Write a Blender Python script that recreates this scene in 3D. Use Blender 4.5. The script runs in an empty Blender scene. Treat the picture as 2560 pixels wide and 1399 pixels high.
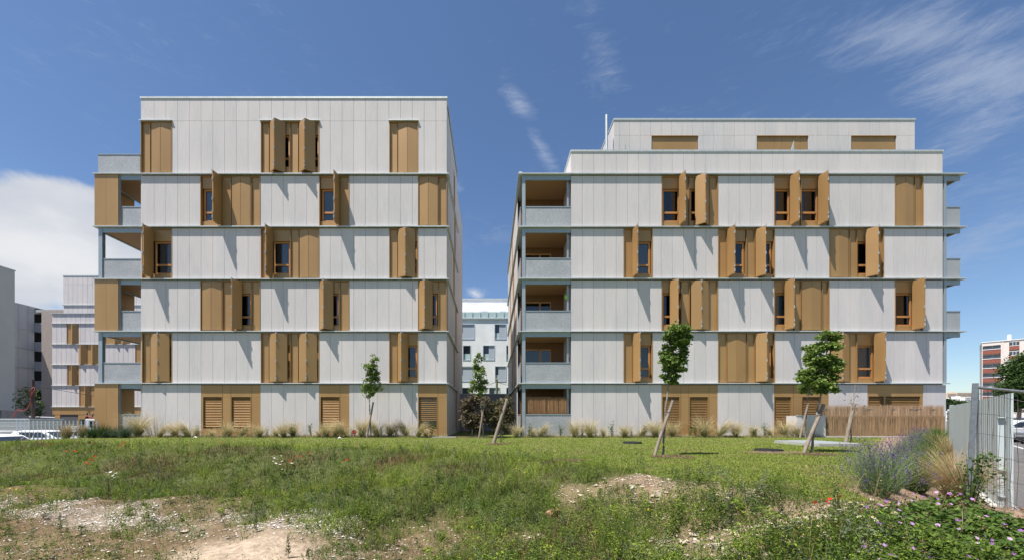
import bpy, bmesh, math, random
import numpy as np
from mathutils import Vector, Matrix
random.seed(7)
rng = np.random.default_rng(11)
S = bpy.context.scene
C = S.collection
R = math.radians
F = 991.0; VX = 1227.0; VY = 1045.0; CZ = 0.97; D = 21.27
K = F / D
def FX(px, y=D): return (px - VX) * y / F
def FZ(py, y=D): return CZ + (VY - py) * y / F

# ------------------------------------------------------------- materials
MATS = {}
def mat(name, col, rough=0.7, metal=0.0, spec=0.5, noise=None, bump=None, tone=False, attr=None, extra=None, transl=0.0):
    m = bpy.data.materials.new(name); m.use_nodes = True
    nt = m.node_tree; N = nt.nodes; L = nt.links
    b = N['Principled BSDF']
    b.inputs['Roughness'].default_value = rough
    b.inputs['Metallic'].default_value = metal
    b.inputs['Specular IOR Level'].default_value = spec
    b.inputs['Base Color'].default_value = (*col, 1)
    tc = N.new('ShaderNodeTexCoord')
    src = None
    def mix(fac, a, c, mode='MIX'):
        x = N.new('ShaderNodeMix'); x.data_type = 'RGBA'; x.blend_type = mode
        if isinstance(fac, float): x.inputs[0].default_value = fac
        else: L.new(fac, x.inputs[0])
        for i, v in ((6, a), (7, c)):
            if isinstance(v, tuple): x.inputs[i].default_value = (*v[:3], 1)
            else: L.new(v, x.inputs[i])
        return x.outputs[2]
    def noi(scale, sc=(1, 1, 1), detail=4, rough_=0.55, dist=0.0):
        mp = N.new('ShaderNodeMapping'); mp.inputs['Scale'].default_value = sc
        L.new(tc.outputs['Object'], mp.inputs[0])
        n = N.new('ShaderNodeTexNoise'); n.inputs['Scale'].default_value = scale
        n.inputs['Detail'].default_value = detail; n.inputs['Roughness'].default_value = rough_
        n.inputs['Distortion'].default_value = dist
        L.new(mp.outputs[0], n.inputs[0]); return n.outputs[0]
    def ramp(f, a, b_, c0=(0, 0, 0), c1=(1, 1, 1)):
        r = N.new('ShaderNodeValToRGB'); L.new(f, r.inputs[0])
        r.color_ramp.elements[0].position = a; r.color_ramp.elements[1].position = b_
        r.color_ramp.elements[0].color = (*c0, 1); r.color_ramp.elements[1].color = (*c1, 1)
        return r.outputs[0]
    cur = tuple(col)
    if attr:
        a = N.new('ShaderNodeAttribute'); a.attribute_name = attr; cur = a.outputs['Color']
    for nz in (noise or []):
        scale, sc, c2, lo, hi = nz[:5]
        cur = mix(ramp(noi(scale, sc), lo, hi), cur, tuple(c2)) if not callable(c2) else cur
    if tone:
        a = N.new('ShaderNodeAttribute'); a.attribute_name = 'tone'
        cur = mix(1.0, cur if not isinstance(cur, tuple) else cur, a.outputs['Color'], 'MULTIPLY')
    if not isinstance(cur, tuple): L.new(cur, b.inputs['Base Color'])
    if bump:
        sc_, st, dist_ = bump[0], bump[1], bump[2]
        bp = N.new('ShaderNodeBump'); bp.inputs['Strength'].default_value = st; bp.inputs['Distance'].default_value = dist_
        L.new(noi(sc_, bump[3] if len(bump) > 3 else (1, 1, 1)), bp.inputs['Height']); L.new(bp.outputs[0], b.inputs['Normal'])
    if transl:
        t = N.new('ShaderNodeBsdfTranslucent'); ms = N.new('ShaderNodeMixShader'); ms.inputs[0].default_value = transl
        if isinstance(cur, tuple): t.inputs[0].default_value = (*cur, 1)
        else: L.new(cur, t.inputs[0])
        out = N['Material Output']
        L.new(b.outputs[0], ms.inputs[1]); L.new(t.outputs[0], ms.inputs[2]); L.new(ms.outputs[0], out.inputs[0])
    if extra: extra(m, N, L, b, noi, ramp, mix)
    MATS[name] = m
    return m

clad = mat('fibre_cement', (.635, .578, .553), .8, spec=.25, tone=True,
           noise=[(1.0, (1, 1, .3), (.53, .505, .50), .35, .7), (9, (1.6, 1, .12), (.64, .612, .605), .45, .8), (30, (1, 1, .5), (.66, .632, .625), .5, .85), (75, (1, 1, 1), (.44, .418, .412), .55, .78)],
           bump=(60, .15, .004))
backm = mat('joint_shadow_gap', (.10, .10, .10), .9)
bronze = mat('bronze_metal', (.455, .268, .108), .42, metal=.25, spec=.4, tone=True,
             noise=[(.9, (1, 1, .4), (.375, .218, .088), .3, .75), (14, (3, 1, .08), (.40, .235, .10), .5, .8)], bump=(9, .08, .01))
bronze_in = mat('bronze_trim', (.30, .16, .06), .45, metal=.2)
timber = mat('window_timber', (.50, .235, .075), .5, noise=[(30, (1, 1, .1), (.40, .18, .055), .4, .7)])
galv = mat('galvanised_steel', (.36, .41, .44), .5, metal=.35, noise=[(18, (1, 1, 1), (.28, .33, .36), .4, .7)])
perf = mat('perforated_steel', (.47, .475, .48), .55, metal=.15, noise=[(1.1, (1, 1, 1), (.38, .39, .40), .4, .7), (34, (1, 1, 1), (.27, .28, .29), .42, .62)], bump=(90, .3, .004))
flash = mat('zinc_flashing', (.56, .59, .58), .5, metal=.3, noise=[(4, (1, 1, 1), (.47, .50, .50), .4, .7)])
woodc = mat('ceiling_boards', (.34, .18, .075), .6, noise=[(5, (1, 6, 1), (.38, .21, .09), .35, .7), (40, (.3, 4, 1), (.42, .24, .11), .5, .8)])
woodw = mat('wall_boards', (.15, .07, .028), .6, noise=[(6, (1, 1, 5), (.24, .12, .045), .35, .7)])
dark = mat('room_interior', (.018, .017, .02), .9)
curt_w = mat('curtain_pale', (.42, .44, .50), .9, transl=.2)
curt_g = mat('curtain_grey', (.16, .17, .20), .9)
steel = mat('hinge_steel', (.50, .50, .49), .35, metal=.3)
concrete = mat('concrete', (.42, .41, .385), .85, noise=[(3, (1, 1, 1), (.34, .33, .31), .4, .7), (60, (1, 1, 1), (.48, .47, .44), .5, .8)], bump=(40, .3, .01))
render_w = mat('white_render', (.86, .855, .85), .85, noise=[(.6, (1, 1, 1), (.72, .72, .73), .35, .7)])
render_t = mat('taupe_render', (.60, .545, .505), .85, noise=[(.6, (1, 1, 1), (.55, .50, .465), .35, .7)])
render_g = mat('grey_wall', (.30, .30, .32), .85, noise=[(2, (1, 1, .4), (.25, .25, .27), .35, .7)])
def glass_extra(m, N, L, b, noi, ramp, mix):
    out = N['Material Output']; N.remove(b)
    fr = N.new('ShaderNodeFresnel'); fr.inputs[0].default_value = 1.9
    g = N.new('ShaderNodeBsdfGlossy'); g.inputs['Roughness'].default_value = .02
    t = N.new('ShaderNodeBsdfTransparent'); t.inputs[0].default_value = (.72, .78, .8, 1)
    x = N.new('ShaderNodeMixShader'); L.new(fr.outputs[0], x.inputs[0]); L.new(t.outputs[0], x.inputs[1]); L.new(g.outputs[0], x.inputs[2]); L.new(x.outputs[0], out.inputs[0])
    bp = N.new('ShaderNodeBump'); bp.inputs['Strength'].default_value = .03; L.new(noi(1.5), bp.inputs['Height']); L.new(bp.outputs[0], g.inputs['Normal'])
glass = mat('window_glass', (.1, .1, .1), .02, extra=glass_extra)
frosted = mat('frosted_balustrade', (.45, .58, .56), .25, spec=.6)
asphalt = mat('asphalt', (.085, .08, .08), .9, noise=[(.7, (1, 1, 1), (.12, .11, .105), .35, .7), (120, (1, 1, 1), (.17, .16, .15), .55, .8)], bump=(150, .4, .01))
pavemat = mat('paving', (.30, .28, .26), .85, noise=[(2, (1, 1, 1), (.24, .22, .20), .35, .7)])
bark = mat('bark', (.20, .155, .12), .9, noise=[(25, (1, 1, .25), (.40, .36, .32), .45, .65)], bump=(40, .8, .02, (1, 1, .2)))
stakew = mat('stake_wood', (.27, .215, .17), .85, noise=[(14, (1, 1, .12), (.16, .125, .10), .4, .7)], bump=(30, .5, .01, (1, 1, .1)))
darkm = mat('dark_metal', (.04, .042, .045), .55, metal=.3)
veg = mat('plant_tissue', (.1, .1, .1), .65, spec=.25, attr='col', transl=.3)
petal = mat('petal', (.1, .1, .1), .7, spec=.2, attr='col', transl=.35)
stone = mat('stone', (.4, .36, .3), .85, attr='col', bump=(30, .5, .01))
fenceg = mat('painted_fence_metal', (.50, .56, .575), .5, spec=.4, noise=[(1.2, (1, 1, .3), (.45, .51, .525), .35, .7)])
heras = mat('fence_tube', (.24, .26, .28), .45, metal=.6, noise=[(20, (1, 1, 1), (.18, .19, .2), .4, .7)])
wirem = mat('fence_wire', (.14, .125, .12), .6, metal=.4)
carw = mat('car_paint_white', (.72, .73, .74), .22, spec=.6)
cars_ = mat('car_paint_silver', (.45, .46, .47), .25, metal=.5)
card = mat('car_paint_plum', (.10, .03, .06), .25)
carglass = mat('car_glass', (.02, .025, .03), .06, spec=.8)
rubber = mat('rubber', (.02, .02, .02), .8)
conduitm = mat('dull_red_sleeve', (.16, .02, .025), .6)
redl = mat('tail_light_red', (.45, .02, .015), .3)
hub_m = mat('wheel_rim', (.45, .46, .47), .35, metal=.7)
redp = mat('red_plastic', (.42, .012, .018), .4)
limep = mat('lime_plastic', (.32, .75, .01), .35)
pinkr = mat('cream_render', (.68, .60, .56), .85)
brick = mat('red_brick_band', (.27, .085, .06), .85, noise=[(20, (1, 1, 3), (.22, .07, .05), .4, .7)])
poleb = mat('creosoted_wood', (.065, .04, .035), .8)
slatm = mat('timber_slats', (.60, .52, .46), .75, noise=[(6, (1, 1, .1), (.52, .45, .40), .35, .7)])
reed = mat('reed', (.52, .30, .13), .8, attr='col', transl=.15)

# ------------------------------------------------------------- mesh helpers
class MB:
    def __init__(s): s.v = []; s.f = []; s.t = []; s.sm = []
    def add(s, vs, fs, tone=1.0, smooth=False):
        b = len(s.v); s.v += [tuple(v) for v in vs]
        for f in fs: s.f.append(tuple(i + b for i in f)); s.t.append(tone); s.sm.append(smooth)
    def box(s, x0, x1, y0, y1, z0, z1, tone=1.0):
        if x0 > x1: x0, x1 = x1, x0
        if y0 > y1: y0, y1 = y1, y0
        if z0 > z1: z0, z1 = z1, z0
        s.add([(x0, y0, z0), (x1, y0, z0), (x1, y1, z0), (x0, y1, z0), (x0, y0, z1), (x1, y0, z1), (x1, y1, z1), (x0, y1, z1)],
              [(0, 3, 2, 1), (4, 5, 6, 7), (0, 1, 5, 4), (1, 2, 6, 5), (2, 3, 7, 6), (3, 0, 4, 7)], tone)
    def obox(s, o, u, w, lu, lw, z0, z1, tone=1.0):
        """box on a slanted plan: origin o (x,y), unit u along, unit w across"""
        P = [(o[0] + u[0] * a + w[0] * b, o[1] + u[1] * a + w[1] * b) for a, b in ((0, 0), (lu, 0), (lu, lw), (0, lw))]
        if u[0] * w[1] - u[1] * w[0] < 0: P = P[::-1]
        s.add([(x, y, z0) for x, y in P] + [(x, y, z1) for x, y in P],
              [(0, 3, 2, 1), (4, 5, 6, 7), (0, 1, 5, 4), (1, 2, 6, 5), (2, 3, 7, 6), (3, 0, 4, 7)], tone)
    def tube(s, pts, rad, n=8, smooth=True, cap=True):
        pts = [Vector(p) for p in pts]
        if not isinstance(rad, (list, tuple)): rad = [rad] * len(pts)
        rings = []
        for i, p in enumerate(pts):
            d = (pts[min(i + 1, len(pts) - 1)] - pts[max(i - 1, 0)]).normalized()
            a = d.cross(Vector((0, 0, 1)))
            if a.length < .05: a = d.cross(Vector((0, 1, 0)))
            a.normalize(); b = d.cross(a)
            rings.append([p + (a * math.cos(2 * math.pi * k / n) + b * math.sin(2 * math.pi * k / n)) * rad[i] for k in range(n)])
        vs = [v for r in rings for v in r]; fs = []
        for i in range(len(pts) - 1):
            for k in range(n):
                fs.append((i * n + k, i * n + (k + 1) % n, (i + 1) * n + (k + 1) % n, (i + 1) * n + k))
        s.add(vs, fs, 1.0, smooth)
        if cap:
            s.add(rings[0], [tuple(range(n))]); s.add(rings[-1], [tuple(range(n))[::-1]])
    def cyl(s, c, axis, r, h, n=20):
        c = Vector(c); ax = Vector(axis).normalized() * h / 2
        s.tube([c - ax, c + ax], r, n)
    def build(s, name, m, parent=None, bevel=0):
        me = bpy.data.meshes.new(name); 
        off = Vector(ORG.get(parent, (0, 0, 0))) if parent is not None else Vector((0, 0, 0))
        me.from_pydata([(v[0] - off[0], v[1] - off[1], v[2] - off[2]) for v in s.v], [], s.f)
        a = me.attributes.new('tone', 'FLOAT_COLOR', 'CORNER')
        d = []
        for p, t in zip(me.polygons, s.t):
            d += [t, t, t, 1.0] * p.loop_total
        a.data.foreach_set('color', d)
        me.polygons.foreach_set('use_smooth', s.sm)
        me.materials.append(m); me.update()
        o = bpy.data.objects.new(name, me); C.objects.link(o)
        if parent is not None: o.parent = parent; ORG[o] = off
        if bevel:
            md = o.modifiers.new('bevel', 'BEVEL'); md.width = bevel; md.segments = 2; md.limit_method = 'ANGLE'
        return o
ORG = {}
def empty(name, loc, label, cat, group=None):
    o = bpy.data.objects.new(name, None); o.location = loc; C.objects.link(o); ORG[o] = Vector(loc)
    o.empty_display_size = .2
    return tag(o, label, cat, group)
def tag(o, label, cat, group=None):
    o['label'] = label; o['category'] = cat
    if group: o['group'] = group
    return o
def kind(o, k): o['kind'] = k; return o
def copytree(o, parent=None):
    c = o.copy(); C.objects.link(c)
    if parent is not None: c.parent = parent
    for ch in list(o.children): copytree(ch, c)
    return c
def arrmesh(name, V, T, col=None, m=None, parent=None, smooth=False):
    """triangles from numpy arrays, colour per vertex"""
    me = bpy.data.meshes.new(name)
    V = np.ascontiguousarray(V, dtype=np.float32); T = np.ascontiguousarray(T, dtype=np.int32)
    n = len(T); k = T.shape[1]
    me.vertices.add(len(V)); me.vertices.foreach_set('co', V.ravel())
    me.loops.add(n * k); me.loops.foreach_set('vertex_index', T.ravel())
    me.polygons.add(n); me.polygons.foreach_set('loop_start', np.arange(0, n * k, k, dtype=np.int32))
    me.polygons.foreach_set('use_smooth', np.full(n, smooth))
    if col is not None:
        a = me.attributes.new('col', 'FLOAT_COLOR', 'POINT')
        cc = np.ones((len(V), 4), dtype=np.float32); cc[:, :3] = col; a.data.foreach_set('color', cc.ravel())
    me.update(calc_edges=True); me.validate()
    if m: me.materials.append(m)
    o = bpy.data.objects.new(name, me); C.objects.link(o)
    if parent is not None: o.parent = parent; ORG[o] = Vector((0, 0, 0))
    return o
def strands(base, ln, wd, az, tilt, droop, Kn, c0, c1, taper=.75):
    """curved tapering blades: base (N,3)"""
    N = len(base)
    t = np.linspace(0, 1, Kn + 1)
    dx, dy = np.cos(az), np.sin(az)
    V = np.zeros((N, 2 * Kn + 1, 3)); Cc = np.zeros((N, 2 * Kn + 1, 3))
    hx = np.zeros(N); hz = np.zeros(N)
    px_, py_ = -dy, dx
    fa = rng.uniform(0, 2 * np.pi, N); wx, wy = np.cos(fa), np.sin(fa)
    ang = tilt.copy()
    for i in range(Kn + 1):
        if i > 0:
            ang = tilt + droop * (t[i] ** 1.5)
            hx = hx + np.sin(ang) * ln / Kn; hz = hz + np.cos(ang) * ln / Kn
        P = np.stack([base[:, 0] + dx * hx, base[:, 1] + dy * hx, base[:, 2] + hz], 1)
        w = wd * (1 - taper * t[i]) * .5
        c = c0 * (1 - t[i]) + c1 * t[i]
        if i < Kn:
            V[:, 2 * i] = P - np.stack([wx * w, wy * w, 0 * w], 1); V[:, 2 * i + 1] = P + np.stack([wx * w, wy * w, 0 * w], 1)
            Cc[:, 2 * i] = c; Cc[:, 2 * i + 1] = c
        else:
            V[:, 2 * i] = P; Cc[:, 2 * i] = c
    fs = []
    for i in range(Kn - 1):
        a = 2 * i; fs += [(a, a + 1, a + 3), (a, a + 3, a + 2)]
    a = 2 * (Kn - 1); fs.append((a, a + 1, a + 2))
    fs = np.array(fs); T = (fs[None] + (np.arange(N) * (2 * Kn + 1))[:, None, None]).reshape(-1, 3)
    return V.reshape(-1, 3), T, Cc.reshape(-1, 3)
def leaves(pos, size, col, up=.4, aspect=.6):
    """folded leaf: 5 points"""
    N = len(pos)
    d = rng.normal(size=(N, 3)); d[:, 2] = d[:, 2] * .6 - .1; d /= np.linalg.norm(d, axis=1)[:, None]
    n = rng.normal(size=(N, 3)); n[:, 2] += up * 3; n -= (n * d).sum(1)[:, None] * d; n /= np.linalg.norm(n, axis=1)[:, None]
    s = np.cross(d, n); sz = size[:, None]
    P0 = pos; P1 = pos + d * sz * .45 + s * sz * aspect * .5 + n * sz * .08; P2 = pos + d * sz - n * sz * .1
    P3 = pos + d * sz * .45 - s * sz * aspect * .5 + n * sz * .08
    V = np.stack([P0, P1, P2, P3], 1).reshape(-1, 3)
    b = (np.arange(N) * 4)[:, None, None]
    T = (np.array([(0, 1, 2), (0, 2, 3)])[None] + b).reshape(-1, 3)
    return V, T, np.repeat(col, 4, 0)
def cat3(parts):
    Vs, Ts, Cs = [], [], []; o = 0
    for V, T, c in parts:
        Vs.append(V); Ts.append(T + o); Cs.append(c); o += len(V)
    return np.concatenate(Vs), np.concatenate(Ts), np.concatenate(Cs)
def vnoise(x, y, s, seed=0):
    x = np.asarray(x, float) * s + 1000.3 + seed * 17.1; y = np.asarray(y, float) * s + 1000.7 + seed * 31.7
    xi = np.floor(x).astype(np.int64); yi = np.floor(y).astype(np.int64); fx = x - xi; fy = y - yi
    def h(a, b):
        v = (a * 374761393 + b * 668265263 + seed * 974711) & 0xffffffff
        v = ((v ^ (v >> 13)) * 1274126177) & 0xffffffff
        return ((v ^ (v >> 16)) & 0xffff) / 65535.0
    fx = fx * fx * (3 - 2 * fx); fy = fy * fy * (3 - 2 * fy)
    return (h(xi, yi) * (1 - fx) + h(xi + 1, yi) * fx) * (1 - fy) + (h(xi, yi + 1) * (1 - fx) + h(xi + 1, yi + 1) * fx) * fy
def fbm(x, y, s, seed=0, o=3):
    r = 0; a = 1; t = 0
    for i in range(o): r = r + a * vnoise(x, y, s * 2 ** i, seed + i); t += a; a *= .5
    return r / t
def sst(x): x = np.clip(x, 0, 1); return x * x * (3 - 2 * x)

# ------------------------------------------------------------- terrain
EDGE = np.array([(-60, 19), (-26, 17.0), (-17.4, 15.6), (-13.5, 15.0), (-3.0, 13.0), (.75, 10.1), (2.2, 8.0), (3.06, 6.4), (3.7, 5.43), (4.3, 4.6), (4.2, 3.4), (3.9, 2.0), (3.9, -8)])
LOWP = np.vstack([EDGE, [(-60, -8)]])
def edge_dist(x, y):
    x = np.asarray(x, float); y = np.asarray(y, float)
    d = np.full(x.shape, 1e9)
    for (ax, ay), (bx, by) in zip(EDGE[:-1], EDGE[1:]):
        ux, uy = bx - ax, by - ay; L2 = ux * ux + uy * uy
        t = np.clip(((x - ax) * ux + (y - ay) * uy) / L2, 0, 1)
        d = np.minimum(d, np.hypot(x - ax - t * ux, y - ay - t * uy))
    ins = np.zeros(x.shape, bool); n = len(LOWP)
    for i in range(n):
        (ax, ay), (bx, by) = LOWP[i], LOWP[(i + 1) % n]
        c = ((ay > y) != (by > y))
        xs = (bx - ax) * (y - ay) / ((by - ay) if by != ay else 1e-9) + ax
        ins ^= c & (x < xs)
    return np.where(ins, d, -d)          # positive on the low side
FN = np.array([8.39, 6.4]); FU = np.array([15.5, 13.4]) - FN; FU /= np.linalg.norm(FU); FW = np.array([FU[1], -FU[0]])
def fence_d(x, y): return (x - FN[0]) * FW[0] + (y - FN[1]) * FW[1]     # positive on the street side
def H(x, y):
    x = np.asarray(x, float); y = np.asarray(y, float)
    e = edge_dist(x, y)
    n1 = fbm(x, y, .55, 3) - .5; n2 = fbm(x, y, 2.3, 9) - .5
    w = 4.7 + 1.2 * n1 - 1.6 * sst((x + 1.5) / 3)
    low = sst(e / w)
    h = -.74 * low + (n1 * .40 + n2 * .20) * np.clip(e / 1.5, 0, 1) * (y < 19)
    h = h + .025 * n2 * (np.abs(e) < 30)
    left = sst((-20.5 - x) / 5.0)
    h = h * (1 - left) + left * np.minimum(-1.25, h)
    fd = fence_d(x, y); z6 = sst((y - 4.2) / 1.8)
    near = sst((fd + 2.4) / 2.4) * z6 * (fd <= 0.25) * (1 - sst((y - 10) / 6))
    h = h - .68 * near
    street = -1.12 + .5 * sst((y - 8) / 16)
    h = np.where(fd > .25, street * z6 + h * (1 - z6) - .6 * (1 - z6) * sst((x - 5.5) / 2), h)
    h = np.where((fd <= .25), h - .6 * (1 - z6) * sst((x - 5.6) / 1.6), h)
    return h
def nonuni(a, b, step, far, grow=1.35):
    c = list(np.arange(a, b + 1e-6, step)); s = step; q = c[-1]
    while q < far: s *= grow; q += s; c.append(q)
    s = step; q = c[0]; pre = []
    while q > -far: s *= grow; q -= s; pre.append(q)
    return np.array(pre[::-1] + c)
gx = nonuni(-26, 20, .14, 900); gy = nonuni(1.5, 24, .12, 900)
GX, GY = np.meshgrid(gx, gy)
GZ = H(GX, GY)
nx, ny = len(gx), len(gy)
ii = (np.arange(ny - 1)[:, None] * nx + np.arange(nx - 1)[None]).ravel()
Q = np.stack([ii, ii + 1, ii + nx + 1, ii + nx], 1)
Vg = np.stack([GX.ravel(), GY.ravel(), GZ.ravel()], 1)
e = edge_dist(Vg[:, 0], Vg[:, 1])
def masks(x, y):
    e = edge_dist(x, y)
    lawn = sst(.5 - e / .35 + (fbm(x, y, 1.6, 21) - .5) * 1.6)
    fd = fence_d(x, y)
    mulch = sst((fd + 1.95 + (fbm(x, y, 1.1, 5) - .5) * .9) / .5) * (x > 3.3) * (fd < .3) * (y < 21)
    mulch = np.maximum(mulch, sst(1.35 - np.hypot((x - 4.05) / 1.1, (y - 4.25) / .5) + (fbm(x, y, 2.1, 6) - .5) * .6))
    e2 = e + (fbm(x, y, .7, 33) - .5) * 2.6
    low = sst((e2 - 4.9 + 2.3 * sst((x + 4) / 3.5)) / 1.5)
    # beaten earth hollow near the camera on the left
    sand = sst(1.4 - np.hypot((x + 3.1) / 1.15, (y - 5.1) / .8) + (fbm(x, y, 1.9, 8) - .5) * .8)
    brown = sst((fbm(x, y, .42, 41) - .42) * 5)
    grav = sst((fbm(x, y, 1.3, 51) - .36) * 4) * sst(1.5 - np.abs(y - 7.35 + .165 * (x + 9)) / .5) * (x < -1.2)
    sn = (fbm(x, y, 2.2, 61) - .5) * 1.3
    el = lambda cx, cy, rx, ry: sst(1.3 - np.hypot((x - cx) / rx, (y - cy) / ry) + sn)
    scree = el(2.5, 6.05, .36, .8) + el(2.35, 6.85, .95, .3) + el(1.35, 6.9, .3, .55) + el(2.75, 4.1, 1.0, .4) + el(.55, 5.7, .4, .3) + .8 * el(3.3, 5.2, .7, .3)
    return lawn, mulch, low, sand, brown, grav, np.clip(scree, 0, 1)
lawn, mulch, low, sand, brown, grav, scree = masks(Vg[:, 0], Vg[:, 1])
def mixc(a, b, f): return a * (1 - f[:, None]) + np.array(b)[None] * f[:, None]
cc = np.tile(np.array([[.075, .085, .028]]), (len(Vg), 1))
cc = mixc(cc, (.155, .108, .064), low * .92)
cc = mixc(cc, (.12, .078, .042), low * brown * .7)
cc = mixc(cc, (.33, .285, .235), grav * .45)
cc = mixc(cc, (.20, .14, .09), scree * .7)
bare = sst((e + .1) / .4) * (Vg[:, 0] > 1.6) * sst((Vg[:, 0] - 1.6) / .8) * (Vg[:, 1] < 7); cc = mixc(cc, (.23, .165, .11), bare * .8)
cc = mixc(cc, (.37, .29, .21), sand)
cc = mixc(cc, (.12, .145, .035), lawn)
cc = mixc(cc, (.26, .185, .13), mulch)
st_ = (fence_d(Vg[:, 0], Vg[:, 1]) > .25) & (Vg[:, 1] > 4)
cc[st_] = (.20, .18, .16)
lf = sst((-22.5 - Vg[:, 0]) / 2); cc = mixc(cc, (.13, .12, .11), lf)
groundm = mat('soil', (.2, .15, .1), .95, spec=.15, attr='col', bump=(22, .9, .03))
def gextra(m):
    nt = m.node_tree; N = nt.nodes; L = nt.links; b = N['Principled BSDF']
    a = [n for n in N if n.type == 'ATTRIBUTE'][0]; tc = [n for n in N if n.type == 'TEX_COORD'][0]
    n1 = N.new('ShaderNodeTexNoise'); n1.inputs['Scale'].default_value = 9; n1.inputs['Detail'].default_value = 10; n1.inputs['Roughness'].default_value = .75
    L.new(tc.outputs['Object'], n1.inputs[0])
    mr = N.new('ShaderNodeMapRange'); mr.inputs[1].default_value = .3; mr.inputs[2].default_value = .7; mr.inputs[3].default_value = .5; mr.inputs[4].default_value = 1.45
    L.new(n1.outputs[0], mr.inputs[0])
    v = N.new('ShaderNodeVectorMath'); v.operation = 'SCALE'; L.new(a.outputs['Color'], v.inputs[0]); L.new(mr.outputs[0], v.inputs['Scale'])
    L.new(v.outputs[0], b.inputs['Base Color'])
gextra(groundm)
kind(arrmesh('ground', Vg, Q, cc, groundm, smooth=True), 'structure')
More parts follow.
